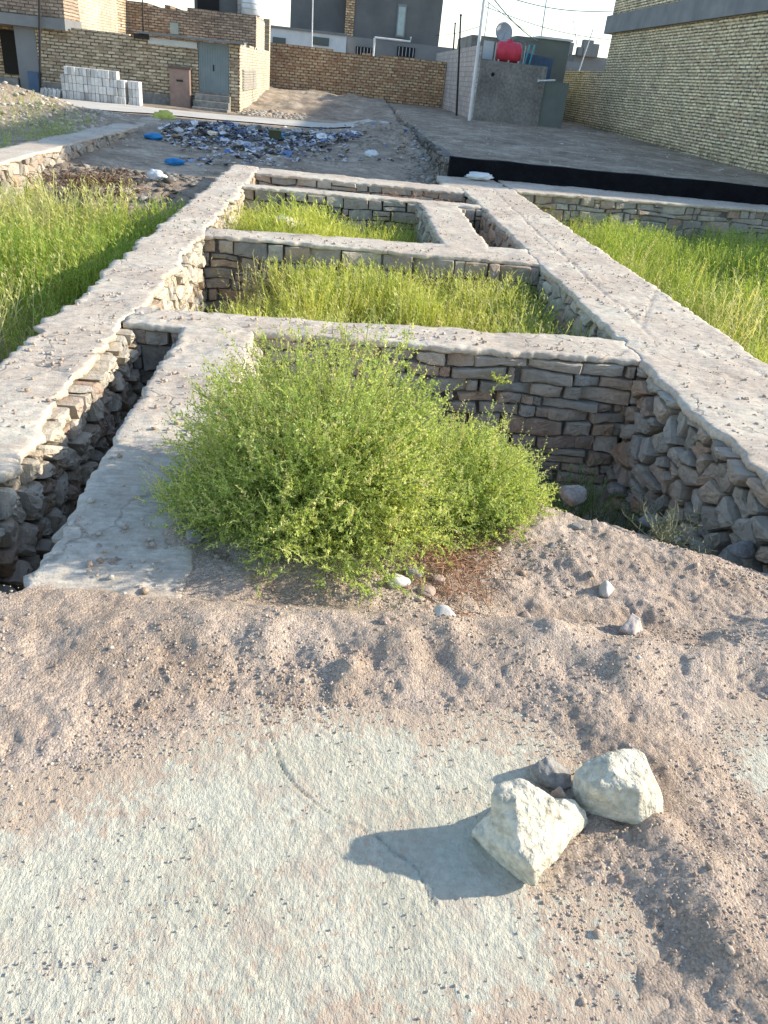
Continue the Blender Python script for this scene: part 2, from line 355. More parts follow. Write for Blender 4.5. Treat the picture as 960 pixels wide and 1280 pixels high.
# ------------------------------------------------------------------ sky dome is the world; ground sheet
def gz(x, y):
    x = np.asarray(x, float); y = np.asarray(y, float)
    n1 = fbm(x * .6, y * .6, o=4); n2 = fbm(x * 3.1, y * 3.1, o=3)
    z = -.85 + .06 * n1 + .03 * n2                                    # fields left and right
    # inside foundation
    ins = (x > -1.6) & (x < 2.9) & (y < 14.6)
    z = np.where(ins, -1.25, z)
    z = np.where(ins & (x < -.7) & (y < 5.4), -1.5, z)
    z = np.where(ins & (x > -1.34) & (y > 5.5) & (y < 8.7), -.82 + .05 * n2, z)
    z = np.where(ins & (x > -1.34) & (y > 8.7) & (y < 12.5) & (x < 1.6), -.72 + .06 * n2, z)
    z = np.where(ins & (x > 1.6) & (y > 8.7) & (y < 12.5), -.9, z)
    z = np.where(ins & (y >= 12.5), -.28 + .05 * n2, z)
    # beyond the foundation on the left and middle
    back = -.26 + .05 * n1 + .03 * n2 + .26 * sst(17, 23.5, y)
    lt = sst(12.2, 14.0, y + .5 * n1)
    left = np.where(x < -1.6, z * (1 - lt) + lt * back, back)
    z = np.where((x <= 2.9) & ((y > 14.6) | ((x < -1.6) & (y > 11.5))), left, z)
    # heap of rubble left by the road
    m = np.exp(-(((x + 8.6) / 2.2) ** 2 + ((y - 21.6) / 1.7) ** 2)); z = z + m * (.55 + .2 * n2)
    # beyond road rises between the houses
    far = sst(31, 47, y) * .55
    n3 = fbm(x * 1.4 + 50, y * .8, o=4, g=.6)
    z = np.where((y > 24) & (x <= 2.5), far + .03 * n1 + .16 * n3 * sst(31.5, 34, y), z)
    m2 = np.exp(-(((x - 1.6) / 1.1) ** 2 + ((y - 27) / 5.) ** 2)); z = z + np.where(x < 2.5, m2 * .35 * (1 + .6 * n2), 0)
    # raised yard on the right
    yard = .12 + .28 * sst(18, 46, y) + .05 * n1 * sst(17, 20, y) + .035 * n2
    e = sst(2.50, 2.62, x); z = np.where((y > 16.3) & (x < 2.55), z - .14 * sst(.6, 2.2, x) * sst(34, 24, y), z)
    yl = 17.03 + .045 * (x - 2.34)
    z = np.where(y > yl, z * (1 - e) + yard * e, z)
    z = np.where((y > 15.3 + .168 * (x - 3.4) + .2) & (y <= yl) & (x > 2.2), -.35, z)
    d = np.sqrt(x ** 2 + y ** 2); z = np.where(d > 90, .4, z)
    return z
def axis(parts):
    a = []
    for lo, hi, st in parts: a += list(np.arange(lo, hi, st))
    return np.array(sorted(set(np.round(a, 4))))
gx = axis([(-900, -60, 120), (-60, -14, 4), (-14, -6, .25), (-6, 7, .09), (7, 15, .25), (15, 60, 4), (60, 901, 120)])
gy = axis([(-60, -4, 8), (-4, 2, .5), (2, 19, .09), (19, 34, .2), (34, 60, .8), (60, 120, 6), (120, 1400, 160)])
X, Y = np.meshgrid(gx, gy); Z = gz(X, Y)
def grid_faces(nx, ny):
    i = np.arange(nx - 1)[None, :] + np.arange(ny - 1)[:, None] * nx
    return np.stack([i, i + 1, i + nx + 1, i + nx], -1).reshape(-1, 4)
tagit(mk_np('ground', np.stack([X, Y, Z], -1).reshape(-1, 3), grid_faces(len(gx), len(gy)), GROUND), kind='structure')

# road: pale strip across, behind the rubbish
rv = []; nx = 120
for i in range(nx):
    x = -70 + (1.7 + 70) * i / (nx - 1); a = 27.25 + .2 * (x + .0) * .9 if x > -40 else 20.0
    y0 = 27.0 + .30 * (x if x > -14 else -14); y1 = y0 + 2.3 + .12 * (0 - (x if x > -10 else -10))
    for k in range(5):
        yy = y0 + (y1 - y0) * k / 4 + .12 * float(vnoise(x * 1.1, k * 3.)); rv.append((x, yy, 0))
rv = np.array(rv); rv[:, 2] = gz(rv[:, 0], rv[:, 1]) + .03
tagit(mk_np('road', rv, grid_faces(5, nx)[:, ::-1], ROADM), kind='structure')

# ------------------------------------------------------------------ stone faces
def clip_poly(poly, a, b, c):
    out = []
    for i in range(len(poly)):
        p, q = poly[i], poly[(i + 1) % len(poly)]; dp = a * p[0] + b * p[1] - c; dq = a * q[0] + b * q[1] - c
        if dp <= 0: out.append(p)
        if (dp < 0 < dq) or (dq < 0 < dp):
            t = dp / (dp - dq); out.append((p[0] + (q[0] - p[0]) * t, p[1] + (q[1] - p[1]) * t))
    return out
def vor_cell(i, S2, seeds, zt, ch, L, gap, asp):
    cx, cy = S2[i]
    if cx < -.02 or cx > L + .02 or seeds[i][1] > zt + ch * .3: return None
    d = np.hypot(S2[:, 0] - cx, S2[:, 1] - cy); nb = np.argsort(d)[1:16]
    poly = [(cx - 1, cy - 1), (cx + 1, cy - 1), (cx + 1, cy + 1), (cx - 1, cy + 1)]
    for j in nb:
        qx, qy = S2[j]; a, b = qx - cx, qy - cy; ln = math.hypot(a, b) + 1e-9
        c = (a * (cx + qx) / 2 + b * (cy + qy) / 2) / ln - gap * .5
        poly = clip_poly(poly, a / ln, b / ln, c)
        if len(poly) < 3: break
    if len(poly) < 3: return None
    poly = clip_poly(poly, 0, 1, zt * asp)
    if len(poly) < 3: return None
    poly = clip_poly(poly, 1, 0, L + .0); 
    if len(poly) >= 3: poly = clip_poly(poly, -1, 0, 0.0)
    if len(poly) < 3: return None
    P = [(p[0], p[1] / asp) for p in poly]

    return P
def stone_face(acc, o, u, n, L, zt, zb, cw=.26, ch=.13, prot=.045, jit=.34, segs=12, gap=.012, cull=None, seed=0, course=False):
    """irregular masonry on the plane through o, running along unit u, normal n, from zt down to zb"""
    rnd = random.Random(seed * 977 + int(L * 100)); asp = cw / ch
    seeds = []; rows = int((zt - zb) / ch) + 3; v = zt + ch * .5; r = 0
    while v > zb - ch:
        hh = ch * rnd.uniform(.75, 1.3); x = -cw * rnd.random() ; 
        while x < L + cw:
            wv = cw * rnd.uniform(.55, 1.5)
            seeds.append((x + wv / 2 + rnd.uniform(-jit, jit) * cw * .5, v - hh / 2 + rnd.uniform(-jit, jit) * ch)); x += wv
        v -= hh; r += 1
    S2 = np.array(seeds) * np.array([1, asp]); VV, FF = acc; cells = []
    if course:
        v = zt + .004; lines = [v]
        while v > zb: v -= ch * rnd.uniform(.6, 1.35); lines.append(v)
        off = rnd.uniform(0, 50); wav = lambda j, u_: lines[j] + (0 if j == 0 else .28 * ch * float(vnoise(u_ * 2.3 + off, j * 7.7)) + .12 * ch * float(vnoise(u_ * 7 + off, j * 3.3)))
        for j in range(len(lines) - 1):
            x = -cw * rnd.random(); 
            while x < L:
                wv = cw * rnd.choice([.35, .55, .8, 1.0, 1.3, 1.7]); x0, x1 = max(0, x), min(L, x + wv); x += wv
                if x1 - x0 < .03: continue
                s0, s1 = rnd.uniform(-.018, .018), rnd.uniform(-.018, .018); g2 = gap * .5
                ta, tb_, ba, bb = wav(j, x0), wav(j, x1), wav(j + 1, x0), wav(j + 1, x1); xm = (x0 + x1) / 2; tm, bm_ = wav(j, xm), wav(j + 1, xm); sp = rnd.random() < .22 and (ta - ba) > .11
                def quad(t0, tmm, t1, b0_, bmm, b1_):
                    c1, c2, c3, c4 = [rnd.uniform(0, .3) for _ in range(4)]; hh_ = (t0 - b0_); k1 = .25 * hh_
                    return [(x0 + g2 + s0, b0_ + g2 + c1 * k1), (x0 + g2 + s0 + c1 * .05, b0_ + g2), (xm, bmm + g2), (x1 - g2 + s1 - c2 * .05, b1_ + g2), (x1 - g2 + s1, b1_ + g2 + c2 * k1), (x1 - g2 + s1, t1 - g2 - c3 * k1), (x1 - g2 + s1 - c3 * .06, t1 - g2), (xm, tmm - g2), (x0 + g2 + s0 + c4 * .06, t0 - g2), (x0 + g2 + s0, t0 - g2 - c4 * k1)]
                if sp:
                    f = rnd.uniform(.4, .6); md = lambda a_, b_2: b_2 + (a_ - b_2) * f
                    cells += [quad(ta, tm, tb_, md(ta, ba), md(tm, bm_), md(tb_, bb)), quad(md(ta, ba), md(tm, bm_), md(tb_, bb), ba, bm_, bb)]
                else: cells.append(quad(ta, tm, tb_, ba, bm_, bb))
    for i in range(len(cells) if course else len(seeds)):
        if course:
            poly = [(p[0], p[1] * asp) for p in cells[i]]; P = cells[i]
        else: poly = None
        if poly is not None:
            poly = clip_poly(clip_poly(clip_poly(poly, 0, 1, zt * asp), 1, 0, L), -1, 0, 0.0)
            if len(poly) < 3: continue
            P = [(p[0], p[1] / asp) for p in poly]
        else:
            P = vor_cell(i, S2, seeds, zt, ch, L, gap, asp)
            if P is None: continue
        per = [math.dist(P[k], P[(k + 1) % len(P)]) for k in range(len(P))]; T = sum(per)
        if T < .12: continue
        pts = []; sl_ = max(.02, T / segs)
        for k in range(len(P)):
            if per[k] < .35 * sl_ and len(P) > 4: continue
            m = max(1, int(round(per[k] / sl_))); a, b = P[k], P[(k + 1) % len(P)]
            for q_ in range(m):
                f = q_ / m; j_ = rnd.uniform(-.004, .004) * (1 if q_ else .5); pts.append((a[0] + (b[0] - a[0]) * f + j_, a[1] + (b[1] - a[1]) * f + rnd.uniform(-.004, .004)))
        sg_ = len(pts)
        if sg_ < 3: continue
        mx = sum(p[0] for p in pts) / sg_; my = sum(p[1] for p in pts) / sg_
        tl, tu = rnd.uniform(-.26, .26), rnd.uniform(-.26, .26); pr = prot * rnd.uniform(.25, 1.35)
        b0 = len(VV); rings = ((1.0, -.07), (1.0, .35 * pr), (.93, .85 * pr), (.66, 1.02 * pr), (.32, 1.08 * pr))
        jr = [rnd.uniform(.97, 1.02) for _ in range(sg_)]
        for ri, (sc, dp) in enumerate(rings):
            for k, p in enumerate(pts):
                a = mx + (p[0] - mx) * sc * jr[k]; b = my + (p[1] - my) * sc * jr[k]
                q = dp
                if ri > 0:
                    q += ((a - mx) * tl + (b - my) * tu) * (1 if ri > 1 else .7) + rnd.uniform(-.13, .13) * prot * (1.2 if ri > 1 else .7)
                VV.append((o[0] + u[0] * a + n[0] * q, o[1] + u[1] * a + n[1] * q, b))
        VV.append((o[0] + u[0] * mx + n[0] * pr * 1.08, o[1] + u[1] * mx + n[1] * pr * 1.08, my)); ce = len(VV) - 1
        for ri in range(len(rings) - 1):
            for k in range(sg_):
                k2 = (k + 1) % sg_; FF.append((b0 + ri * sg_ + k, b0 + ri * sg_ + k2, b0 + (ri + 1) * sg_ + k2, b0 + (ri + 1) * sg_ + k))
        lr = b0 + (len(rings) - 1) * sg_
        for k in range(sg_): FF.append((lr + k, lr + (k + 1) % sg_, ce))
def build_acc(acc, name, m, parent):
    me = bpy.data.meshes.new(name); me.from_pydata(acc[0], [], acc[1])
    bm = bmesh.new(); bm.from_mesh(me); bmesh.ops.recalc_face_normals(bm, faces=bm.faces[:]); bm.to_mesh(me); bm.free()
    return link_mesh(name, me, m, parent)

def cap_mesh(name, c, m, parent, step=.035, th=.075, rough=.018, zo=0.0, groove=None, amp=.009):
    """c: corners p00 (near left), p10 (near right), p11 (far right), p01 (far left) in x, y"""
    c = [np.array(p, float) for p in c]
    W = max(np.linalg.norm(c[1] - c[0]), np.linalg.norm(c[2] - c[3])); Ln = max(np.linalg.norm(c[3] - c[0]), np.linalg.norm(c[2] - c[1]))
    nu = max(6, int(W / step)); nv = max(6, int(Ln / step))
    U, Vv = np.meshgrid(np.linspace(0, 1, nu), np.linspace(0, 1, nv))
    P = ((1 - U) * (1 - Vv))[..., None] * c[0] + (U * (1 - Vv))[..., None] * c[1] + (U * Vv)[..., None] * c[2] + ((1 - U) * Vv)[..., None] * c[3]
    x, y = P[..., 0], P[..., 1]
    eu = np.exp(-np.minimum(U, 1 - U) * W / .05); ev = np.exp(-np.minimum(Vv, 1 - Vv) * Ln / .05)
    nxx = fbm(x * 7 + 3, y * 7, o=4, g=.7) + .8 * fbm(x * 1.6, y * 1.6 + 9, o=2); nyy = fbm(x * 7, y * 7 + 31, o=4, g=.7) + .6 * fbm(x * 1.6 + 5, y * 1.6, o=2)
    fe_ = .9 * (np.abs(fbm(x * 6, y * 6, o=5, g=.75)) - .2); x2 = x + (nxx + fe_) * rough * 2.2 * eu; y2 = y + (nyy + fe_) * rough * 2.0 * ev
    bite = sst(.02, .38, fbm(x * 2.7 + 40, y * 2.7, o=4, g=.65)) * rough * 1.3 + sst(.1, .4, fbm(x * 9 + 3, y * 9 + 40, o=3, g=.65)) * rough * .9
    x2 = x2 - bite * eu * np.sign(U - .5) * (1 if W < Ln else .2); y2 = y2 - bite * ev * np.sign(Vv - .5) * (.2 if W < Ln else 1)
    z = zo - .006 * sst(.18, .42, fbm(x * 7 + 1, y * 7 + 60, o=4, g=.65)) - .006 * sst(.05, .12, fbm(x * 2.3, y * 2.3 + 70, o=4)) + amp * fbm(x * 3, y * 3, o=3) * 1.2 + amp * .45 * fbm(x * 16, y * 16, o=3, g=.7)
    z = z - .006 * np.maximum(eu, ev) ** 3 * (1 + nxx) + .003 * fbm(x * 6 + y * 2, y * 26, o=3, g=.7)
    if groove is not None:
        z = z - groove(x, y)
    top = np.stack([x2, y2, z], -1)
    V = [top.reshape(-1, 3)]; Fs = [grid_faces(nu, nv)]
    idx = np.arange(nu * nv).reshape(nv, nu)
    loop = np.concatenate([idx[0, :], idx[1:, -1], idx[-1, -2::-1], idx[-2:0:-1, 0]])
    T = top.reshape(-1, 3)[loop]; ctr = np.roll(T, -1, 0) - np.roll(T, 1, 0); nr = np.stack([ctr[:, 1], -ctr[:, 0], 0 * ctr[:, 0]], -1)
    nr /= np.linalg.norm(nr, axis=1, keepdims=True) + 1e-9
    base = nu * nv; k = len(loop); prev = loop
    for (off, dz) in ((.003, -.006), (.006, -.03), (-.006, -th), (-.08, -th - .01)):
        jn = fbm(T[:, 0] * 8, T[:, 1] * 8, np.full(k, dz * 60), o=4, g=.8)
        ring = T + nr * (off + .022 * jn[:, None] * (dz < -.01)); ring[:, 2] = T[:, 2] + dz * (1 + .35 * fbm(T[:, 0] * 6, T[:, 1] * 6, np.full(k, 7.), o=2))
        V.append(ring); cur = np.arange(base, base + k); base += k
        Fs.append(np.stack([prev, cur, np.roll(cur, -1), np.roll(prev, -1)], -1)); prev = cur
    return mk_np(name, np.concatenate(V), Fs, m, parent, smooth=False)

def wall(label, caps, faces, core, stone, cat='stone wall', loc=None, name='stone_wall', **kw):
    root = empty(name, loc or (core[0][0], core[0][2], core[0][4]), label, cat)
    for c in caps: cap_mesh('concrete_cap', c, CAP, root, **kw)
    acc = ([], [])
    for k, f in enumerate(faces): stone_face(acc, seed=len(label) + k, **f)
    if acc[0]: build_acc(acc, 'stone_face', stone, root)
    mb = MB()
    for b in core: mb.box(*b)
    mb.build('mortar_core', MORTAR, root)
    return root
def rect(x0, x1, y0, y1): return [(x0, y0), (x1, y0), (x1, y1), (x0, y1)]
PX = (1, 0, 0); NX = (-1, 0, 0); PY = (0, 1, 0); NY = (0, -1, 0)
B = -1.35
wall('long left foundation wall with pale concrete top beside the narrow trench',
     [rect(-1.82, -1.33, 2.04, 14.95)],
     [dict(o=(-1.35, 2.05, 0), u=PY, n=PX, L=3.15, zt=-.06, zb=B, cw=.15, ch=.10, prot=.065, jit=.6, gap=.022),
      dict(o=(-1.37, 5.6, 0), u=PY, n=PX, L=2.85, zt=-.06, zb=-.95, cw=.18, ch=.10, prot=.05, jit=.5),
      dict(o=(-1.37, 8.8, 0), u=PY, n=PX, L=6.0, zt=-.06, zb=-.9, cw=.22, ch=.12, prot=.04, jit=.5, segs=9),
      dict(o=(-1.8, 14.92, 0), u=PX, n=PY, L=.44, zt=-.06, zb=-.5, cw=.2, ch=.12, segs=9),
      dict(o=(-1.79, 2.05, 0), u=PY, n=NX, L=12.8, zt=-.06, zb=-1.0, cw=.3, ch=.17, segs=8)],
     [(-1.77, -1.39, 2.0, 14.9, -1.6, -.065)], STONE_L, th=.04, step=.018, rough=.03)
wall('wide concrete-topped wall between the narrow trench and the big green shrub',
     [[(-.985, 2.04), (-.43, 2.04), (-.49, 5.23), (-.95, 5.23)]],
     [dict(o=(-.475, 2.1, 0), u=PY, n=PX, L=3.1, zt=-.06, zb=-.9, cw=.16, ch=.09, prot=.045, jit=.5),
      dict(o=(-.955, 2.05, 0), u=PY, n=NX, L=3.2, zt=-.07, zb=B, cw=.22, ch=.12, prot=.03)],
     [(-.93, -.50, 2.0, 5.3, -1.6, -.065)], STONE_L, th=.05, step=.02)
wall('nearest cross wall of flat stones right behind the big green shrub',
     [[(-1.35, 5.21), (2.33, 5.23), (2.33, 5.76), (-1.35, 5.60)]],
     [dict(o=(-.49, 5.26, 0), u=PX, n=NY, L=2.8, zt=-.06, zb=-1.3, cw=.24, ch=.105, prot=.035, jit=.16, gap=.012, course=True),
      dict(o=(-1.34, 5.24, 0), u=PX, n=NY, L=.39, zt=-.06, zb=B, cw=.3, ch=.13, prot=.03, jit=.12, gap=.012, course=True)],
     [(-1.38, 2.32, 5.29, 5.58, -1.6, -.065)], STONE_G, zo=-.003, th=.045, step=.022)
wall('middle cross wall of brown stones under thin concrete, second behind the big shrub',
     [[(-1.35, 8.44), (2.33, 8.48), (2.33, 9.3), (-1.35, 8.83)]],
     [dict(o=(-1.34, 8.47, 0), u=PX, n=NY, L=3.65, zt=-.05, zb=-.95, cw=.34, ch=.16, prot=.035, jit=.2, gap=.012, course=True)],
     [(-1.38, 2.32, 8.50, 8.80, -1.6, -.065)], STONE_G, zo=-.003, th=.04)
wall('short wall between the small weedy pit and the narrow stone-lined slot',
     [[(1.27, 8.86), (1.86, 9.0), (1.93, 12.4), (1.34, 12.4)]],
     [dict(o=(1.31, 8.9, 0), u=PY, n=NX, L=3.5, zt=-.05, zb=-.85, cw=.26, ch=.14, prot=.03, segs=9),
      dict(o=(1.88, 9.1, 0), u=PY, n=PX, L=3.3, zt=-.05, zb=-.95, cw=.26, ch=.14, prot=.03, segs=9)],
     [(1.35, 1.84, 8.84, 12.4, -1.6, -.065)], STONE_G, th=.05)
wall('third cross wall beyond the small weedy pit, low stones under a pale cap',
     [[(-1.35, 12.34), (2.33, 12.46), (2.33, 12.8), (-1.35, 12.68)]],
     [dict(o=(-1.34, 12.39, 0), u=PX, n=NY, L=3.65, zt=-.04, zb=-.85, cw=.28, ch=.13, prot=.03, jit=.25, segs=9, course=True)],
     [(-1.38, 2.32, 12.5, 12.66, -1.6, -.065)], STONE_G, zo=-.004, th=.04)
wall('farthest cross wall closing the foundation beside the trash-strewn dirt',
     [[(-1.35, 14.1), (2.33, 14.15), (2.33, 14.95), (-1.35, 14.93)]],
     [dict(o=(-1.34, 14.16, 0), u=PX, n=NY, L=3.65, zt=-.03, zb=-.6, cw=.26, ch=.12, prot=.03, jit=.25, segs=9, course=True)],
     [(-1.38, 2.32, 14.2, 14.9, -1.6, -.065)], STONE_G, zo=-.004, th=.04)
def gr(x, y):
    l1 = 2.60 + .03 * (y - 5) + .05 * vnoise(y * .9, y * 0) + .012 * vnoise(y * 9, y * 0)
    g = .016 * np.exp(-((x - l1) / .012) ** 2) * sst(5.2, 6.6, y)
    l2 = 2.62 + .06 * np.abs(y - 3.8); g = g + .014 * np.exp(-((x - 2.85 - .35 * vnoise(y * .8, y * 0 + 4)) / .012) ** 2) * sst(6.5, 5.5, y)
    return g + .012 * np.exp(-((y - 6.1 - 2.2 * (x - 2.6)) / .02) ** 2) * (x > 2.6) + .01 * np.exp(-((y - 7.7 + .8 * (x - 2.6)) / .02) ** 2)
wall('long wide right foundation wall with cracked grey concrete top and rubble inner side',
     [[(2.31, 2.04), (3.36, 2.04), (3.38, 15.32), (2.31, 14.9)]],
     [dict(o=(2.335, 2.05, 0), u=PY, n=NX, L=3.3, zt=-.05, zb=-1.3, cw=.175, ch=.13, prot=.06, jit=.62, gap=.024),
      dict(o=(2.335, 5.7, 0), u=PY, n=NX, L=2.8, zt=-.05, zb=-.95, cw=.2, ch=.13, prot=.04, jit=.5),
      dict(o=(2.335, 8.9, 0), u=PY, n=NX, L=5.2, zt=-.05, zb=-.95, cw=.24, ch=.14, prot=.04, segs=9),
      dict(o=(3.34, 2.05, 0), u=PY, n=PX, L=13.2, zt=-.06, zb=-1.0, cw=.3, ch=.17, segs=8)],
     [(2.37, 3.31, 2.0, 14.85, -1.6, -.065)], STONE_G, groove=gr, th=.055, step=.025)
# retaining wall on the right
a0, a1 = Vector((3.4, 15.3, 0)), Vector((13.2, 16.95, 0)); ud = (a1 - a0).normalized(); nn = Vector((ud.y, -ud.x, 0))
rw = empty('stone_wall', (3.4, 15.3, -1), 'grey dry-stone retaining wall right of the foundation, below the black parapet', 'stone wall')
cap_mesh('concrete_cap', [(3.40, 15.27), (13.2, 16.92), (13.2, 17.4), (3.40, 17.0)], CAP, rw, step=.06, zo=-.015, th=.05)
cap_mesh('ledge_top', [(2.0, 14.98), (3.38, 15.34), (3.39, 16.99), (2.1, 16.95)], CAP, rw, step=.05, zo=-.03, th=.08, rough=.05)
acc = ([], []); stone_face(acc, o=tuple(a0 + Vector((0, .04, 0))), u=tuple(ud), n=tuple(nn), L=9.8, zt=-.05, zb=-1.0, cw=.38, ch=.15, prot=.035, jit=.25, segs=10, gap=.012, seed=5, course=True)
build_acc(acc, 'stone_face', STONE_G, rw)
MB().prism([(3.36, 15.36), (13.2, 17.0), (13.2, 17.25), (3.36, 16.95)], -1.3, -.07).build('mortar_core', MORTAR, rw)

# foreground slab
def seg_d(x, y, pts):
    d = np.full(x.shape, 9.)
    for (ax, ay), (bx, by) in zip(pts[:-1], pts[1:]):
        t = np.clip(((x - ax) * (bx - ax) + (y - ay) * (by - ay)) / ((bx - ax) ** 2 + (by - ay) ** 2), 0, 1)
        d = np.minimum(d, np.hypot(x - ax - t * (bx - ax), y - ay - t * (by - ay)))
    return d
def wpts(px, z=0): return [tuple(on_z(a, b, z)[:2]) for a, b in px]
sx = axis([(-3, -1.1, .1), (-1.1, 1.6, .006), (1.6, 3.4, .05)]); sy = axis([(-3, .6, .1), (.6, 2.0, .006), (2.0, 2.061, .02)])
X, Y = np.meshgrid(sx, sy)
Z = .003 * fbm(X * 5, Y * 5, o=3) + .0026 * fbm(X * 26 + Y * 8, Y * 16, o=4, g=.65) + .0022 * fbm(X * 70 + Y * 20, Y * 55, o=2)
cr = wpts([(335, 915), (350, 955), (375, 990), (415, 1020), (470, 1045), (520, 1085), (545, 1130)]); xw = X + .006 * fbm(X * 30, Y * 30, o=3); yw = Y + .006 * fbm(X * 30 + 9, Y * 30, o=3)
d = seg_d(xw, yw, cr); Z += -.0045 * np.exp(-(d / .003) ** 2) + .002 * np.exp(-((d - .007) / .004) ** 2)
for pl in ([(258, 1150), (270, 1170), (300, 1210), (330, 1240)], [(330, 1240), (350, 1222)], [(259, 1150), (256, 1200)], [(580, 960), (600, 985), (640, 1010)], [(590, 1190), (595, 1280)], [(380, 900), (450, 945)], [(80, 1210), (100, 1260)], [(560, 1180), (520, 1130)], [(640, 1130), (660, 1200)], [(600, 1060), (575, 1110)]):
    d = seg_d(xw, yw, wpts(pl)); Z += .0032 * np.exp(-(d / .0032) ** 2) * (.6 + .8 * fbm(X * 12, Y * 12, o=2))
top = np.stack([X, Y, Z], -1).reshape(-1, 3); nu, nv = len(sx), len(sy); idx = np.arange(nu * nv).reshape(nv, nu)
fe = idx[-1]; ring = top[fe].copy(); ring[:, 2] = -.25; ring[:, 1] += .02
V = np.concatenate([top, ring]); ci = np.arange(nu * nv, nu * nv + nu)
tagit(mk_np('concrete_slab', V, [grid_faces(nu, nv), np.stack([fe[:-1], fe[1:], ci[1:], ci[:-1]], -1)], SLAB), kind='structure')

# ------------------------------------------------------------------ soil over the slab edge and heap falling into the pit
def poly_sd(x, y, pts):
    """signed distance, negative inside"""
    d = seg_d(x, y, pts + [pts[0]]); ins = np.zeros(x.shape, bool)
    for (ax, ay), (bx, by) in zip(pts, pts[1:] + [pts[0]]):
        c = ((ay > y) != (by > y)) & (x < (bx - ax) * (y - ay) / (by - ay + 1e-12) + ax); ins ^= c
    return np.where(ins, -d, d)
BARE = wpts([(-200, 985), (0, 965), (90, 965), (160, 930), (240, 915), (320, 890), (430, 884), (560, 892), (660, 905), (715, 930), (730, 975), (700, 1010), (690, 1080), (700, 1110), (735, 1190), (770, 1300), (-200, 1500)])
BARE2 = wpts([(885, 900), (960, 893), (1100, 890), (1100, 1030), (960, 1015), (930, 1000), (900, 960)])
BARE3 = wpts([(720, 1110), (770, 1120), (800, 1180), (820, 1290), (760, 1290), (720, 1190)])
DIMP = [(wpts([p])[0], r, a) for p, r, a in (((345, 915), .03, 0), ((365, 830), .05, .022), ((425, 828), .045, .022), ((460, 835), .04, .02), ((215, 830), .05, .02), ((700, 840), .06, .025), ((640, 905), .06, .02), ((850, 800), .12, .07), ((770, 800), .10, .05), ((700, 770), .07, .025), ((735, 1000), .05, .012), ((800, 1010), .07, .018), ((930, 1130), .04, .014), ((870, 1060), .06, .02), ((790, 905), .07, .02), ((560, 860), .05, .018), ((120, 860), .06, .015), ((60, 815), .06, .015), ((930, 870), .08, .02), ((540, 835), .05, .02), ((830, 1170), .07, .016), ((880, 1240), .08, .015), ((600, 800), .06, .022))]
BUMPS = [(wpts([p])[0], r, a) for p, r, a in (((435, 845), .035, .03), ((500, 820), .05, .022), ((420, 870), .03, .015), ((860, 1090), .09, .022), ((900, 1190), .10, .018), ((780, 850), .07, .03), ((690, 815), .08, .03), ((330, 815), .06, .025), ((560, 810), .06, .025), ((870, 960), .08, .02), ((255, 800), .08, .02), ((130, 800), .07, .015), ((820, 1040), .04, .02), ((790, 820), .09, .035), ((880, 838), .10, .025), ((975, 790), .13, .08), ((680, 800), .05, .02), ((720, 700), .10, .03), ((640, 720), .07, .03), ((820, 740), .09, .03))]
def soil_dist(x, y):
    n = .09 * fbm(x * 5, y * 5, o=5, g=.7) + .03 * fbm(x * 24, y * 24, o=3, g=.7) + .012 * fbm(x * 70, y * 70, o=2)
    d = np.minimum(np.minimum(poly_sd(x, y, BARE), poly_sd(x, y, BARE2)), poly_sd(x, y, BARE3))
    return d + n
def soil_z(x, y, fine=True):
    d = soil_dist(x, y)
    t = -.004 + .036 * sst(.0, .24, d) + .007 * sst(-.02, .03, d)
    t = t - .02 * sst(-.02, -.08, d)
    t = t + (.022 * sst(-.8, -.2, x) + .008) * np.exp(-((y - 1.92) / .12) ** 2)
    # bare strip wall left of the bush: thin soil only along its right edge
    strip = sst(.02, .12, y - 2.05) * sst(.06, -.06, x + .53 - .10 * fbm(x * 0, y * 3, o=3) - .22 * sst(2.9, 2.15, y) * 0)
    near = sst(2.15, 2.02, y - .12 * fbm(x * 7, y * 7, o=3))
    t = np.where(x < -.3, t - .055 * strip * (1 - near), t)
    # heap beyond slab edge
    crest = np.interp(x, [-.6, .5, 1.15, 1.6, 2.4], [4.0, 3.3, 2.95, 2.6, 2.15]) + .12 * fbm(x * 2, y * 2, o=3)
    sl = np.interp(x, [-.6, 1.0, 1.2, 1.6, 2.4], [.9, 1.1, .9, .45, .46])
    bl = sst(-.62, -.4, x)
    hz = -.012 - .05 * sst(2.0, 2.2, y) * sst(.3, .8, x) + .05 * sst(2.35, 2.7, y) * sst(.5, .9, x) - sl * np.maximum(0, y - crest)
    e = sst(2.03, 2.16, y + .03 * fbm(x * 5, y * 5, o=2)) * bl
    z = t * (1 - e) + hz * e
    for (c, r, a) in DIMP: z = z - a * np.exp(-(((x - c[0]) ** 2 + (y - c[1]) ** 2) / r ** 2)) * 1.1
    for (c, r, a) in BUMPS: z = z + a * np.exp(-(((x - c[0]) ** 2 + (y - c[1]) ** 2) / r ** 2))
    k = sst(-.02, .06, d)
    q = (.012 * fbm(x * 9, y * 9, o=3) + .006 * fbm(x * 28, y * 28, o=3, g=.6)) * k
    hh = sst(2.0, 2.3, y) * bl
    q = q + hh * (.02 * fbm(x * 7 + 3, y * 7, o=4, g=.6) + .010 * np.abs(fbm(x * 22, y * 22, o=3)))
    if fine: q = q + .0035 * fbm(x * 75, y * 75, o=2) * k
    zz = z + q; edge = (y < 2.075) & (d > .08) & (x > -.62); zz = np.where(edge, np.maximum(zz, .008 + .004 * fbm(x * 30, y * 30, o=2)), zz)
    return np.maximum(zz, -1.12)
ex = axis([(-3.0, -1.15, .05), (-1.15, 2.34, .0085)]); ey = axis([(.2, .66, .05), (.66, 2.8, .0075), (2.8, 5.25, .02)])
X, Y = np.meshgrid(ex, ey); Z = soil_z(X, Y)
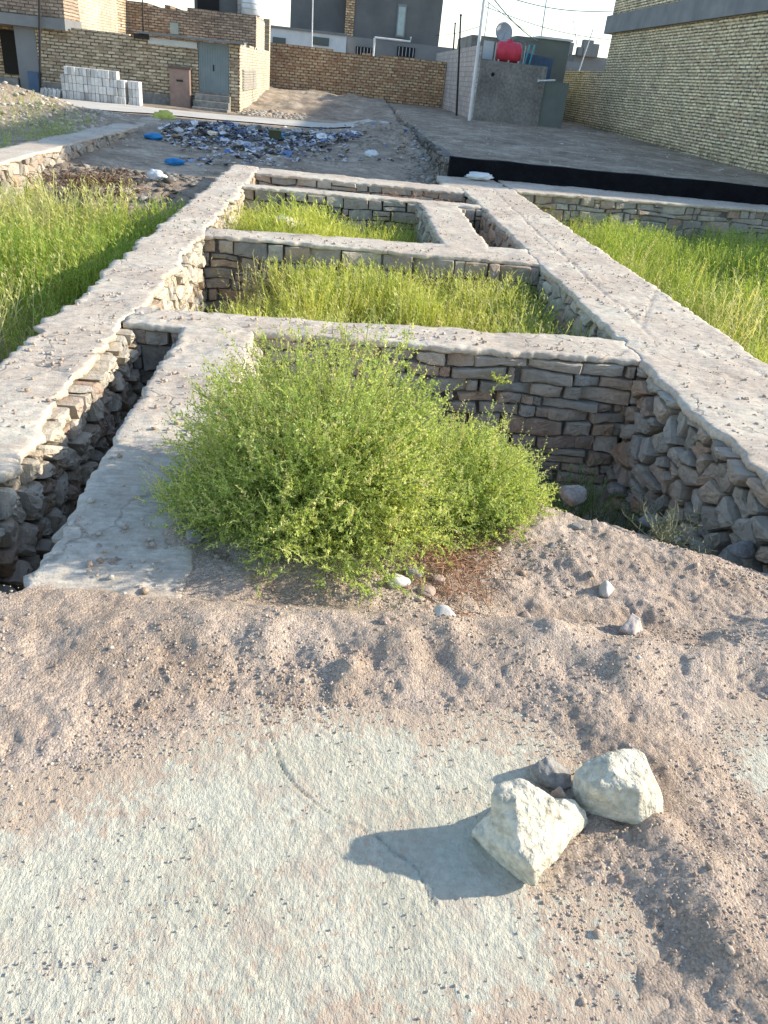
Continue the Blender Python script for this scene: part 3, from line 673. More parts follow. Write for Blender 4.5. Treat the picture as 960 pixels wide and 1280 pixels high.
Fq = grid_faces(len(ex), len(ey)); cxm = X.ravel()[Fq].mean(1); cym = Y.ravel()[Fq].mean(1); zm = Z.ravel()[Fq].max(1)
keep = ~((cxm < -.36) & (cym > 3.5)) & ~((cym > 2.06) & (cxm < -.96 + .01)) & ~((cym < 2.0) & (zm < -.008)) & ~((cxm < -.55) & (cym > 2.1) & (zm < -.03))
keep &= (cxm < 2.33)
keep &= ~((cym>2.055+.012*np.sin(cxm*60)) & (cxm<-.93))
X2 = np.where((X > 2.29) & (Y < 2.02), X, X)
tagit(mk_np('soil_mound', np.stack([X2, Y, Z], -1).reshape(-1, 3), Fq[keep], SOIL), kind='structure')

# ------------------------------------------------------------------ rocks
def rock_dirs(sub):
    bm = bmesh.new(); bmesh.ops.create_icosphere(bm, subdivisions=sub, radius=1)
    bm.verts.index_update(); V = np.array([v.co[:] for v in bm.verts]); Fc = np.array([[v.index for v in f.verts] for f in bm.faces]); bm.free(); return V, Fc
ICO = {s_: rock_dirs(s_) for s_ in (1, 2, 3, 4)}
def rock_np(sub, rnd, scale, planes=11, rough=.05, flat=.8):
    V, Fc = ICO[sub]; n = rnd.normal(size=(planes, 3)); n /= np.linalg.norm(n, axis=1, keepdims=True)
    dd = rnd.uniform(.62, 1.0, planes); k = V @ n.T; r = np.min(np.where(k > .05, dd / np.maximum(k, .05), 9), axis=1); r = np.minimum(r, 1.25)
    P = V * r[:, None]; o = rnd.uniform(0, 50)
    r2 = 1 + rough * fbm(P[:, 0] * 2.5 + o, P[:, 1] * 2.5, P[:, 2] * 2.5, o=4, g=.6)
    P = P * r2[:, None] * np.array([1, rnd.uniform(.65, 1), flat * rnd.uniform(.6, 1)]); a = rnd.uniform(0, 6.28)
    Q = P.copy(); Q[:, 0] = P[:, 0] * math.cos(a) - P[:, 1] * math.sin(a); Q[:, 1] = P[:, 0] * math.sin(a) + P[:, 1] * math.cos(a)
    return Q * scale, Fc
def hull_rock(name, hulls, m, label, cat='rock', vox=.006, amp=.006, parent=None, group=None, bev=.008):
    bm = bmesh.new()
    for pts in hulls:
        b2 = bmesh.new()
        for p in pts: b2.verts.new(p)
        bmesh.ops.convex_hull(b2, input=b2.verts[:])
        loose = [v for v in b2.verts if not v.link_faces]
        if loose: bmesh.ops.delete(b2, geom=loose, context='VERTS')
        b2.verts.index_update(); mp = [bm.verts.new(v.co) for v in b2.verts]
        for f in b2.faces: bm.faces.new([mp[v.index] for v in f.verts])
        b2.free()
    bmesh.ops.recalc_face_normals(bm, faces=bm.faces[:])
    me = bpy.data.meshes.new(name + '_tmp'); bm.to_mesh(me); bm.free()
    t = bpy.data.objects.new('tmp', me); COL.objects.link(t)
    rm = t.modifiers.new('r', 'REMESH'); rm.mode = 'VOXEL'; rm.voxel_size = vox
    sm = t.modifiers.new('s', 'SMOOTH'); sm.iterations = 1; sm.factor = .4
    dg = bpy.context.evaluated_depsgraph_get(); ev = t.evaluated_get(dg); m2 = bpy.data.meshes.new_from_object(ev)
    n = len(m2.vertices); co = np.zeros(n * 3); m2.vertices.foreach_get('co', co); co = co.reshape(-1, 3)
    nr = np.zeros(n * 3); m2.vertices.foreach_get('normal', nr); nr = nr.reshape(-1, 3)
    h = fbm(co[:, 0] * 13 + 5, co[:, 1] * 13, co[:, 2] * 13, o=3, g=.5) - 1.5 * (np.abs(fbm(co[:, 0] * 16, co[:, 1] * 16 + 4, co[:, 2] * 16, o=4, g=.6)) - .2); h = h + .35 * np.round(fbm(co[:, 0] * 11, co[:, 1] * 11 + 8, co[:, 2] * 11, o=3) * 5) / 2
    co = co + nr * (h * amp * 2)[:, None]; m2.vertices.foreach_set('co', co.ravel()); m2.update()
    bpy.data.objects.remove(t)
    m2.polygons.foreach_set('use_smooth', np.ones(len(m2.polygons), bool)); m2.name = name
    o = link_mesh(name, m2, m, parent)
    return tagit(o, label, cat, group) if parent is None else o
def W3(l): return [tuple(on_z(a, b, z)) for a, b, z in l]
low = W3([(589, 1046, 0), (589, 1040, .04), (655, 1108, -.01), (668, 1106, .03), (736, 1028, .0), (733, 1018, .035), (718, 1002, .06), (612, 1015, .07), (640, 1000, .06), (700, 1050, .06), (700, 1000, 0), (620, 1010, -.01), (684, 1070, .09), (672, 1082, .085), (662, 1080, .10), (618, 1030, .09), (704, 1000, .085), (716, 1012, .075)])
upp = W3([(614, 1008, .10), (614, 992, .15), (620, 982, .155), (636, 975, .16), (658, 976, .165), (645, 1000, .175), (622, 1000, .165), (676, 984, .16), (692, 998, .15), (698, 1010, .125), (700, 1016, .11), (712, 1022, .08), (696, 1036, .08), (672, 1066, .07), (652, 1058, .10), (622, 1040, .09), (615, 1025, .11), (650, 1010, .03), (660, 1035, .03)])
hull_rock('rock', [low, upp], WHITE_ROCK, 'pale lumpy limestone rock with a knob on top, lying on the concrete', amp=.0035)
r2 = W3([(724, 1012, 0), (716, 990, .02), (717, 965, .075), (731, 950, .10), (762, 940, .12), (792, 934, .12), (806, 941, .115), (815, 968, .11), (800, 985, .13), (760, 962, .135), (822, 990, .08), (829, 1003, .05), (828, 1028, .01), (812, 1041, 0), (800, 1034, .03), (762, 1016, 0), (745, 985, .11), (740, 975, 0), (800, 965, 0), (815, 985, 0)])
hull_rock('rock', [r2], WHITE_ROCK, 'big flat-faced pale rock on the soil edge, right of the lumpy limestone rock', amp=.0028)
hull_rock('rock', [W3([(662, 965, .02), (664, 958, .05), (682, 944, .07), (690, 958, .06), (714, 962, .03), (716, 985, .0), (700, 988, .02), (680, 975, .03), (665, 975, 0), (690, 950, 0)])], GREY_ROCK, 'small dark grey rock touching both big pale rocks', vox=.004, amp=.003)
hull_rock('rock', [W3([(690, 990, .05), (700, 984, .075), (709, 1000, .04), (706, 1008, .02), (693, 1004, .02), (700, 990, 0), (690, 1000, 0)])], BROWN_ROCK, 'brown wedge stone jammed between the two big pale rocks', vox=.0035, amp=.002)
# stones lying on the soil
def put_rock(px, py, size, m, label, seed, flat=.7, zg=None, sub=3, group=None, lift=.25, z=-.05):
    p = on_z(px, py, z)
    for _ in range(8):
        zz = float(soil_z(np.array([p.x]), np.array([p.y]))[0]) if zg is None else zg; p = on_z(px, py, zz)
    V, Fc = rock_np(sub, np.random.RandomState(seed), size, flat=flat)
    V = V + np.array([p.x, p.y, p.z + size * lift])
    o = mk_np('stone', V, Fc, m, smooth=False); return tagit(o, label, 'stone', group)
WR = simple('white_broken_stone', [(.3, (.52, .48, .42)), (.7, (.66, .62, .56))], 14, 60, .5, .005)
put_rock(556, 771, .042, WR, 'flat white stone chip in front of the dry straw', 1, .5)
put_rock(498, 730, .036, WR, 'white stone chip at the foot of the big shrub', 2, .8)
put_rock(515, 719, .040, GREY_ROCK, 'grey stone just behind the white chip at the shrub foot', 3, .7)
put_rock(533, 741, .030, BROWN_ROCK, 'small brownish stone in the straw beside the grey stone', 4, .7)
put_rock(548, 727, .028, BROWN_ROCK, 'small tan stone lying in the dry red straw', 5, .7)
put_rock(757, 738, .040, WR, 'small square whitish stone in the middle of the soil heap', 6, .8)
hull_rock('stone', [W3([(770, 802, -.05), (802, 804, -.05), (800, 772, .07), (790, 764, .085), (776, 786, .04), (806, 792, .0), (792, 796, .03), (795, 780, -.05)])], simple('pinkish_stone', [(.3, (.40, .33, .28)), (.7, (.52, .46, .41))], 12, 50, .6, .006), 'upright pinkish wedge stone in the dark hollow of the soil', vox=.004, amp=.003)
put_rock(845, 676, .035, WR, 'pale chip on the crest of the soil near the thorny plant', 8)
put_rock(657, 771, .022, BROWN_ROCK, 'little tan pebble stone on the soil right of the straw', 9)
put_rock(480, 777, .022, BROWN_ROCK, 'little brown pebble stone on soil below the shrub', 10)
put_rock(690, 683, .022, GREY_ROCK, 'little grey stone on the soil under the right shrub', 12)
put_rock(720, 660, .022, GREY_ROCK, 'little round grey stone on the heap crest', 13)
put_rock(716, 622, .085, GREY_ROCK, 'bluish grey stone down in the pit right of the shrub', 14, .9, zg=-.45)
put_rock(770, 618, .10, GREY_ROCK, 'dark fallen stone lying at the pit corner bottom', 15, .7, zg=-.95)
put_rock(812, 655, .085, GREY_ROCK, 'flat dark stone at the foot of the right wall beside the thorny plant', 16, .5, zg=-.62)
put_rock(925, 690, .09, GREY_ROCK, 'grey slab stone fallen against the right rubble wall', 17, .4, zg=-.36)
put_rock(240, 590+84, .035, GREY_ROCK, 'grey stone half hidden under the left edge of the big shrub', 18, .8)
put_rock(362, 284, .20, WR, 'flat pale slab stone standing in the small weedy pit', 19, .4, zg=-.12)

so_ = bpy.data.objects['concrete_slab']; n_ = len(so_.data.vertices); co_ = np.zeros(n_ * 3); so_.data.vertices.foreach_get('co', co_); co_ = co_.reshape(-1, 3)
d_ = soil_dist(co_[:, 0], co_[:, 1]); du = sst(-.24, .0, d_) * .95 + .5 * sst(.1, .4, fbm(co_[:, 0] * 6, co_[:, 1] * 6 + 3, o=4)) * sst(-.45, -.75, co_[:, 0]) + .45 * sst(.05, .35, fbm(co_[:, 0] * 4, co_[:, 1] * 4 + 8, o=4))
at_ = so_.data.attributes.new('dust', 'FLOAT', 'POINT'); at_.data.foreach_set('value', du.astype(np.float32))
# clods and gravel (uncountable)
def scatter(name, P, sizes, m, sub=1, kinds=8, seed=1, flat=.8, planes=7):
    rnd = np.random.RandomState(seed); pr = [rock_np(sub, rnd, 1.0, planes=planes, rough=.05, flat=flat) for _ in range(kinds)]
    V = []; Fs = []; b = 0; kk = rnd.randint(0, kinds, len(P))
    for k in range(kinds):
        q = P[kk == k]; s_ = sizes[kk == k]
        if not len(q): continue
        v, f = pr[k]; a = rnd.uniform(0, 6.28, len(q)); ca, sa = np.cos(a), np.sin(a)
        vv = np.repeat(v[None], len(q), 0) * s_[:, None, None]
        x = vv[..., 0] * ca[:, None] - vv[..., 1] * sa[:, None]; y = vv[..., 0] * sa[:, None] + vv[..., 1] * ca[:, None]
        vv = np.stack([x, y, vv[..., 2]], -1) + q[:, None, :]
        V.append(vv.reshape(-1, 3)); Fs.append((f[None] + (b + np.arange(len(q)) * len(v))[:, None, None]).reshape(-1, 3)); b += len(q) * len(v)
    return mk_np(name, np.concatenate(V), np.concatenate(Fs), m, smooth=False)
GRAVEL = m_stone('gravel_bits', [(0, (.40, .30, .22)), (.4, (.49, .395, .31)), (.8, (.57, .485, .39)), (.95, (.64, .59, .50)), (1, (.42, .37, .30))], lich=False)
PEB = m_stone('pebble_bits', [(0, (.36, .32, .27)), (.5, (.48, .42, .36)), (1, (.55, .50, .44))], lich=False)
rs = np.random.RandomState(21)
def in_view(x, y): return (np.abs(x - .1 * y - .15) < .75 * y + .35)
N = 90000
x = rs.uniform(-1.6, 2.28, N); y = rs.uniform(.7, 3.3, N); k = in_view(x, y); x, y = x[k], y[k]
d = soil_dist(x, y); dens = np.clip(.30 + 1.1 * fbm(x * 4, y * 4, o=3), .05, 1)
k = ((d > -.02) | (y > 2.0) | ((d > -.16) & (rs.rand(len(x)) < .85 * np.exp(np.minimum(d, 0) / .05)))) & (rs.rand(len(x)) < dens) & ~((x < -.5) & (y > 2.1)); x, y = x[k], y[k]; z = np.where(y < 2, np.maximum(soil_z(x, y), 0.0), soil_z(x, y))
s_ = .0015 + .0036 * rs.rand(len(x)) ** 3.5; big = rs.rand(len(x)) < .010; s_[big] *= 2.6
s_ *= 1 + .25 * (y - 1); tagit(scatter('gravel', np.stack([x, y, z + s_ * .3], -1), s_, GRAVEL), kind='stuff', label='loose soil grains and small clods covering the mound', cat='gravel')
N = 34000
x = rs.uniform(-1.0, 1.5, N); y = rs.uniform(.7, 1.9, N); d = soil_dist(x, y)
fl = np.exp(np.minimum(d, 0) / .035) * .55 + .10 * sst(.0, .3, fbm(x * 5 + 7, y * 5, o=3)) + .012 + .45 * sst(.15, .45, fbm(x * 9, y * 9 + 3, o=3)) * (sst(-.1, -.5, x) + sst(.45, .7, x))
k = (d < .01) & (rs.rand(N) < fl); x, y = x[k], y[k]
s_ = .0012 + .0028 * rs.rand(len(x)) ** 2.6
tagit(scatter('pebbles', np.stack([x, y, s_ * .5 + .001], -1), s_, PEB, seed=4), kind='stuff', label='scattered tiny pebbles on the bare concrete', cat='pebbles')

# ------------------------------------------------------------------ vegetation
def sprigs(name, P, H, m, lean=.25, nleaf=12, ll=.045, lw=.005, seed=1, kinds=10, wid=.0045, label=None, curve=.12, up=.75):
    """upright weed stems with small side leaves, merged into one mesh"""
    rnd = np.random.RandomState(seed); V = []; Fs = []; b = 0; kk = rnd.randint(0, kinds, len(P))
    for k in range(kinds):
        q = P[kk == k]; h = H[kk == k]
        if not len(q): continue
        vs = []; fs = []; a0 = rnd.uniform(0, 6.28); seg = 4; cv = rnd.uniform(.2, 1) * curve
        ax = [np.array([cv * (i / seg) ** 2 * math.cos(a0), cv * (i / seg) ** 2 * math.sin(a0), i / seg]) for i in range(seg + 1)]
        pd = np.array([-math.sin(a0), math.cos(a0), 0])
        for i, p in enumerate(ax):
            ww = wid / .45 * (1 - .75 * i / seg); vs += [p - pd * ww, p + pd * ww]
            if i: fs.append((2 * i - 2, 2 * i - 1, 2 * i + 1, 2 * i))
        for j in range(nleaf):
            f = .18 + .82 * (j + rnd.rand()) / nleaf; i = min(int(f * seg), seg - 1); p = ax[i] + (ax[i + 1] - ax[i]) * (f * seg - i)
            a = rnd.uniform(0, 6.28); l = ll / .45 * rnd.uniform(.6, 1.3) * (1.35 - .8 * f); dr = np.array([math.cos(a), math.sin(a), up * rnd.uniform(.5, 1.6)]); dr /= np.linalg.norm(dr)
            sd = np.cross(dr, [0, 0, 1.]); sd /= np.linalg.norm(sd) + 1e-9; w2 = lw / .45
            n0 = len(vs); vs += [p, p + dr * l * .45 + sd * w2, p + dr * l, p + dr * l * .45 - sd * w2]; fs.append((n0, n0 + 1, n0 + 2, n0 + 3))
        v = np.array(vs); f = np.array(fs); n = len(q)
        a = rnd.uniform(0, 6.28, n); ca, sa = np.cos(a)[:, None], np.sin(a)[:, None]
        vv = v[None] * h[:, None, None]
        x = vv[..., 0] * ca - vv[..., 1] * sa; y = vv[..., 0] * sa + vv[..., 1] * ca
        lx = rnd.normal(0, lean, n)[:, None]; ly = rnd.normal(0, lean, n)[:, None]
        x = x + vv[..., 2] * lx; y = y + vv[..., 2] * ly
        vv = np.stack([x, y, vv[..., 2]], -1) + q[:, None, :]
        V.append(vv.reshape(-1, 3)); Fs.append((f[None] + (b + np.arange(n) * len(v))[:, None, None]).reshape(-1, 4)); b += n * len(v)
    o = mk_np(name, np.concatenate(V), np.concatenate(Fs), m, smooth=False)
    return tagit(o, label, 'weeds', None, 'stuff')
def field(N, x0, x1, y0, y1, seed, clump=1.2, thr=-.35, hmin=.3, hmax=.55, cond=None, zf=None, yp=1.0):
    r = np.random.RandomState(seed); x = r.uniform(x0, x1, N); y = y0 + (y1 - y0) * r.rand(N) ** yp
    n = fbm(x * clump, y * clump, o=3) + .5 * fbm(x * 4, y * 4, o=2); k = n > thr + .5 * (r.rand(N) - .5)
    if cond is not None: k &= cond(x, y)
    x, y, n = x[k], y[k], n[k]; z = gz(x, y) if zf is None else zf(x, y)
    h = hmin + (hmax - hmin) * np.clip(.45 + 1.5 * n, 0, 1.15) * r.uniform(.6, 1.15, len(x)); return np.stack([x, y, z], -1), h
P, H = field(5600, -1.0, 2.22, 5.85, 8.35, 2, hmin=.34, hmax=.66, cond=lambda x, y: ~((x < -.55) & (y > 7.6) & (fbm(x * 2, y * 2) < .2)))
sprigs('weeds', P, H, GRASS, .2, nleaf=17, ll=.05, lw=.0042, label='yellow-green weeds filling the pit behind the nearest cross wall', seed=2)
P, H = field(3600, -1.25, 1.25, 9.0, 12.25, 3, hmin=.3, hmax=.64)
mid = np.exp(-((P[:, 0] + .55) / .6) ** 2); H *= .8 + .45 * mid
sprigs('weeds', P, H, GRASS, .22, nleaf=14, ll=.06, lw=.005, label='bright weeds filling the small pit beyond the middle cross wall', seed=3)
P, H = field(12500, -6.6, -1.95, 3.2, 12.6, 4, thr=-.3, hmin=.28, hmax=.66, yp=.9, cond=lambda x, y: (x > -.62 * y - .9) & ((y < 11.2 + 1.2 * fbm(x * 1.5, y * 1.5)) | (x > -2.9) | (fbm(x * 1.3 + 9, y * 1.3) > .22)))
sprigs('weeds', P, H, GRASSD, .25, nleaf=13, ll=.06, lw=.0055, label='tall green and yellow weeds in the field left of the foundation', seed=4)
PALE = m_leaf('straw_yellow_weed', [(0, (.52, .52, .20)), (.5, (.66, .62, .30)), (1, (.76, .68, .42))], .4)
P, H = field(3600, -6.6, -2.6, 3.2, 11.5, 24, thr=-.1, clump=.9, hmin=.45, hmax=.82, yp=.9, cond=lambda x, y: x > -.62 * y - .9)
sprigs('pale_weeds', P, H, PALE, .25, nleaf=15, ll=.06, lw=.005, label='pale yellow weed tops standing above the left field', seed=24)
P, H = field(2400, 4.2, 10, 5.5, 11.5, 25, thr=-.1, clump=.9, hmin=.4, hmax=.75, cond=lambda x, y: x < .55 * y + 1.5)
sprigs('pale_weeds', P, H, PALE, .25, nleaf=15, ll=.06, lw=.005, label='pale yellow weed tops standing in the sunny right field', seed=25)
P, H = field(1500, -.9, 2.1, 5.9, 8.3, 26, thr=-.2, hmin=.42, hmax=.68)
sprigs('pale_weeds', P, H, PALE, .22, nleaf=16, ll=.045, lw=.004, label='pale yellow weed tops in the pit behind the nearest cross wall', seed=26)
P, H = field(700, .9, 2.22, 4.1, 5.15, 27, thr=-.6, hmin=.10, hmax=.34, zf=lambda x, y: np.maximum(soil_z(x, y), -1.12))
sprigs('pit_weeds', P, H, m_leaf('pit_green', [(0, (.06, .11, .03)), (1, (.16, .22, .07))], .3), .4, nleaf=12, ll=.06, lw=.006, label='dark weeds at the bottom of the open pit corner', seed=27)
P, H = field(17000, 3.5, 10.6, 5.0, 15.6, 5, thr=-.5, hmin=.3, hmax=.62, cond=lambda x, y: (x < .55 * y + 1.5) & (y < 15.2 + .168 * (x - 3.4)))
sprigs('weeds', P, H, GRASSD, .25, nleaf=13, ll=.06, lw=.0055, label='dense green weeds in the field right of the foundation', seed=5)
P, H = field(1500, -9.5, -5.7, 14.5, 21, 6, thr=-.1, hmin=.12, hmax=.26)
sprigs('weeds', P, H, GRASSD, .3, nleaf=8, ll=.1, lw=.012, label='low green weeds left of the low rubble wall', seed=6)
P, H = field(420, -1.2, 2.2, 12.9, 14.0, 8, thr=-.1, hmin=.1, hmax=.24)
sprigs('dry_grass', P, H, DRY, .5, nleaf=8, ll=.1, lw=.01, label='dead brown stalks in the shallow farthest pit', seed=8)

SPIKE = m_leaf('pale_seed_spike', [(0, (.40, .42, .14)), (.5, (.55, .54, .24)), (1, (.66, .58, .34))], .35)
def shrub(label, root, cen, rad, nst, nleafk, seed, m=LEAF, ll=.011, twn=11, spikes=60):
    rnd = np.random.RandomState(seed); base = np.array(root); tk = MB()
    ob = empty('shrub', tuple(base), label, 'shrub')
    LV = []; n = 0
    def leaf_at(P, D, L):
        # P (n,3) attach, D (n,3) direction, L (n,)
        up = rnd.normal(size=P.shape); S_ = np.cross(D, up); S_ /= np.linalg.norm(S_, axis=1, keepdims=True) + 1e-9
        w2 = L[:, None] * .23
        LV.append(np.stack([P, P + D * L[:, None] * .5 + S_ * w2, P + D * L[:, None], P + D * L[:, None] * .5 - S_ * w2], 1))
    for i in range(nst):
        # target spread over the dome
        u = rnd.rand() ** .62; th = rnd.uniform(0, 2 * math.pi); el = math.acos(1 - u * 1.02) if u < .98 else math.pi / 2
        dr = np.array([math.sin(el) * math.cos(th), math.sin(el) * math.sin(th), math.cos(el)])
        lob = 1 + .22 * float(vnoise(dr[0] * 2.6 + seed, dr[1] * 2.6, dr[2] * 2.6)) + .05 * rnd.normal()
        if rnd.rand() < .06: lob *= 1.10
        tip = np.array(cen) + dr * np.array(rad) * lob * (1 if rnd.rand() < .55 else rnd.uniform(.55, .97))
        tip[2] = max(tip[2], base[2] + .02)
        b0 = base + np.array([rnd.normal() * .05, rnd.normal() * .05, 0]); c = (b0 + tip) / 2 + np.array([0, 0, .12 * rad[2]]) - dr * .06 + rnd.normal(size=3) * .03
        t = np.linspace(0, 1, 8)[:, None]; cu = (1 - t) ** 2 * b0 + 2 * t * (1 - t) * c + t ** 2 * tip
        if i % 2 == 0: tk.tube(cu, .0038, 4, .0012, cap=False)
        td = cu[-1] - cu[-2]; td /= np.linalg.norm(td)
        for j in range(twn):
            f = .38 + .62 * (j + rnd.rand()) / twn; q = min(int(f * 7), 6); p = cu[q] + (cu[q + 1] - cu[q]) * (f * 7 - q)
            dd = td * .8 + rnd.normal(size=3) * .62 + np.array([0, 0, .35]); dd /= np.linalg.norm(dd); L = rnd.uniform(.05, .12) * (1.15 - .4 * f)
            k = nleafk; s_ = (np.arange(k) + rnd.rand(k)) / k; bend = rnd.normal(size=3) * .25
            P = p + (dd[None] * s_[:, None] + bend[None] * (s_ ** 2)[:, None]) * L
            ld = dd[None] * .75 + rnd.normal(size=(k, 3)) * .75; ld /= np.linalg.norm(ld, axis=1, keepdims=True)
            leaf_at(P, ld, ll * rnd.uniform(.6, 1.35, k) * (1.25 - .5 * s_))
            LV.append(np.stack([p, p + dd * L * .5 + .001, p + dd * L + bend * L, p + dd * L * .5 - .001])[None])
    SP = []
    for i in range(spikes):
        th = rnd.uniform(0, 2 * math.pi); el = math.acos(1 - rnd.rand() * .85); dr = np.array([math.sin(el) * math.cos(th), math.sin(el) * math.sin(th), math.cos(el)])
        p = np.array(cen) + dr * np.array(rad) * rnd.uniform(.75, .98); d = dr * .5 + np.array([0, 0, .8]) + rnd.normal(size=3) * .2; d /= np.linalg.norm(d); L = rnd.uniform(.09, .2); n_ = 46; bend = rnd.normal(size=3) * .2
        f = (np.arange(n_) + rnd.rand(n_)) / n_; P = p + (d[None] * f[:, None] + bend[None] * (f ** 2)[:, None]) * L; ld = d[None] * .45 + rnd.normal(size=(n_, 3)) * .8; ld /= np.linalg.norm(ld, axis=1, keepdims=True)
        S_ = np.cross(ld, rnd.normal(size=ld.shape)); S_ /= np.linalg.norm(S_, axis=1, keepdims=True); Lf = (.0125 * rnd.uniform(.6, 1.2, n_) * (1.2 - .6 * f))[:, None]
        SP.append(np.stack([P, P + ld * Lf * .5 + S_ * Lf * .28, P + ld * Lf, P + ld * Lf * .5 - S_ * Lf * .28], 1))
    if SP: SP = np.concatenate(SP); mk_np('seed_spikes', SP.reshape(-1, 3), np.arange(len(SP) * 4).reshape(-1, 4), SPIKE, ob, smooth=False)
    A = np.concatenate(LV); nq = len(A)
    mk_np('foliage', A.reshape(-1, 3), np.arange(nq * 4).reshape(-1, 4), m, ob, smooth=False)
    tk.build('stems', TWIG, ob); return ob
shrub('largest bright green feathery shrub, growing in the soil before the cross wall', (.02, 2.85, -.10), (.02, 2.84, .02), (.57, .66, .71), 1450, 14, 5, ll=.0125, twn=12, spikes=150)
shrub('smaller rounder green shrub, right of the pair beside the open pit corner', (.74, 3.12, -.12), (.67, 3.06, -.08), (.38, .46, .36), 700, 14, 9, ll=.0125, twn=12)
shrub('sparse low green shrub leaning over the concrete at the largest shrub left foot', (-.22, 2.85, -.06), (-.34, 2.82, -.02), (.32, .36, .24), 220, 13, 13)
# thorny grey plant
THORN = m_leaf('grey_green_thorn', [(0, (.17, .19, .12)), (1, (.32, .34, .22))], .15)
tp = on_X(838, 665, 1.75); tp.z = float(soil_z(np.array([tp.x]), np.array([tp.y]))[0])
tb = empty('thorny_plant', tuple(tp), 'wiry grey-green thorny plant against the right rubble wall', 'plant')
mb = MB(); rnd = random.Random(3)
for i in range(34):
    a = rnd.uniform(0, 6.28); e = rnd.uniform(.3, 1.3); L = rnd.uniform(.14, .27); d = Vector((math.cos(a) * math.cos(e), math.sin(a) * math.cos(e), math.sin(e)))
    p = Vector(tp); pts = [p.copy()]
    for s in range(5):
        d = (d + Vector((rnd.uniform(-.25, .25), rnd.uniform(-.25, .25), rnd.uniform(-.1, .15)))).normalized(); p = p + d * L / 5; pts.append(p.copy())
        for _ in range(4):
            q = Vector((rnd.uniform(-1, 1), rnd.uniform(-1, 1), rnd.uniform(-.3, 1))).normalized(); mb.tube([p, p + q * rnd.uniform(.02, .05)], .0016, 3, .0006, cap=False)
    mb.tube(pts, .0028, 4, .0012, cap=False)
mb.build('branches', THORN, tb)
# seedling sprig hanging on the cross wall
sb = on_Y(622, 480, 5.18); sg = empty('seedling', tuple(sb), 'tiny leafy seedling growing out of the nearest cross wall', 'plant')
mb = MB()
for i in range(7):
    d = Vector((rnd.uniform(-.5, .5), rnd.uniform(-.6, 0), rnd.uniform(-.3, 1))).normalized(); mb.tube([sb, sb + d * .1], .002, 3, .001, cap=False)
    for _ in range(14):
        q = sb + d * rnd.uniform(.03, .12); r_ = [Vector((rnd.uniform(-1, 1), rnd.uniform(-1, 1), rnd.uniform(-1, 1))).normalized() * .016 for _ in range(2)]
        mb.add([q, q + r_[0], q + r_[0] + r_[1], q + r_[1]], [(0, 1, 2, 3)])
mb.build('leaves', LEAF, sg)
# dry straw patch
V = []; Fs = []; rs = np.random.RandomState(8)
for i in range(620):
    px = rs.normal(565, 26); py = rs.normal(700, 26) + (px - 565) * -.25
    p = on_z(px, py, -.03); x0, y0 = p.x, p.y; a = rs.uniform(0, 6.28); L = rs.uniform(.04, .15); k = rs.uniform(-8, 8); pts = []
    for s in range(5):
        x0 += math.cos(a) * L / 4; y0 += math.sin(a) * L / 4; a += k * L / 4; pts.append((x0, y0))
    zz = soil_z(np.array([p_[0] for p_ in pts]), np.array([p_[1] for p_ in pts])); h = rs.uniform(.003, .03); b = len(V)
    for s, (q, z) in enumerate(zip(pts, zz)):
        z = z + .003 + h * math.sin(math.pi * s / 4); nx_, ny_ = -math.sin(a) * .0013, math.cos(a) * .0013
        V += [(q[0] - nx_, q[1] - ny_, z), (q[0] + nx_, q[1] + ny_, z + .001)]
        if s: Fs.append((b + 2 * s - 2, b + 2 * s - 1, b + 2 * s + 1, b + 2 * s))
tagit(mk_np('dry_straw', V, np.array(Fs), DRY, smooth=False), 'tangle of dead reddish straw below the right shrub', 'straw', None, 'stuff')

# ------------------------------------------------------------------ middle distance
MB().prism([(2.34, 16.9), (13.1, 17.35), (13.1, 17.55), (2.34, 17.12)], -.2, .325).build('black_parapet', TAR)
o = bpy.data.objects['black_parapet']; tagit(o, 'low black tarred parapet along the front of the raised yard', 'parapet')
bm = bmesh.new(); bm.from_mesh(o.data); bmesh.ops.subdivide_edges(bm, edges=[e for e in bm.edges if e.calc_length() > 2], cuts=60)
for v in bm.verts: v.co.z += .02 * float(vnoise(v.co.x * 1.7, 0)) * (v.co.z > 0); v.co.y += .012 * float(vnoise(v.co.x * 2.7, v.co.z * 5))
bm.to_mesh(o.data); bm.free()
# low rubble wall on the left
lw = empty('stone_wall', (-5.1, 12, -.5), 'low rubble wall with smooth top in the left background leading to the road', 'stone wall')
cap_mesh('concrete_cap', [(-5.5, 11.2), (-4.78, 11.4), (-4.82, 25.0), (-5.35, 25.2)], CAP, lw, step=.09, zo=0, th=.05, rough=.03)
acc = ([], []); stone_face(acc, o=(-4.85, 11.3, 0), u=PY, n=PX, L=13.7, zt=-.04, zb=-.75, cw=.20, ch=.12, prot=.05, jit=.6, segs=8, seed=8)
stone_face(acc, o=(-5.45, 11.3, 0), u=PX, n=NY, L=.62, zt=-.04, zb=-.9, cw=.20, ch=.12, prot=.05, jit=.6, segs=8, seed=9)
build_acc(acc, 'stone_face', STONE_G, lw); MB().box(-5.4, -4.89, 11.35, 25.0, -1, -.06).build('mortar_core', MORTAR, lw)
# edge of the raised yard
ye = empty('stone_wall', (2.5, 17, -.5), 'dark rough stone edge of the raised yard running away from the black parapet', 'stone wall')
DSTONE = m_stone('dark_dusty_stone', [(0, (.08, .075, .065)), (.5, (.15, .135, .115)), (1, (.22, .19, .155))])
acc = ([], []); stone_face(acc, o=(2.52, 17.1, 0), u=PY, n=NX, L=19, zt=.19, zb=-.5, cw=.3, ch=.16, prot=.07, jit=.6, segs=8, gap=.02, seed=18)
build_acc(acc, 'stone_face', DSTONE, ye); MB().box(2.55, 2.78, 17.05, 36, -1, .155).build('mortar_core', MORTAR, ye)
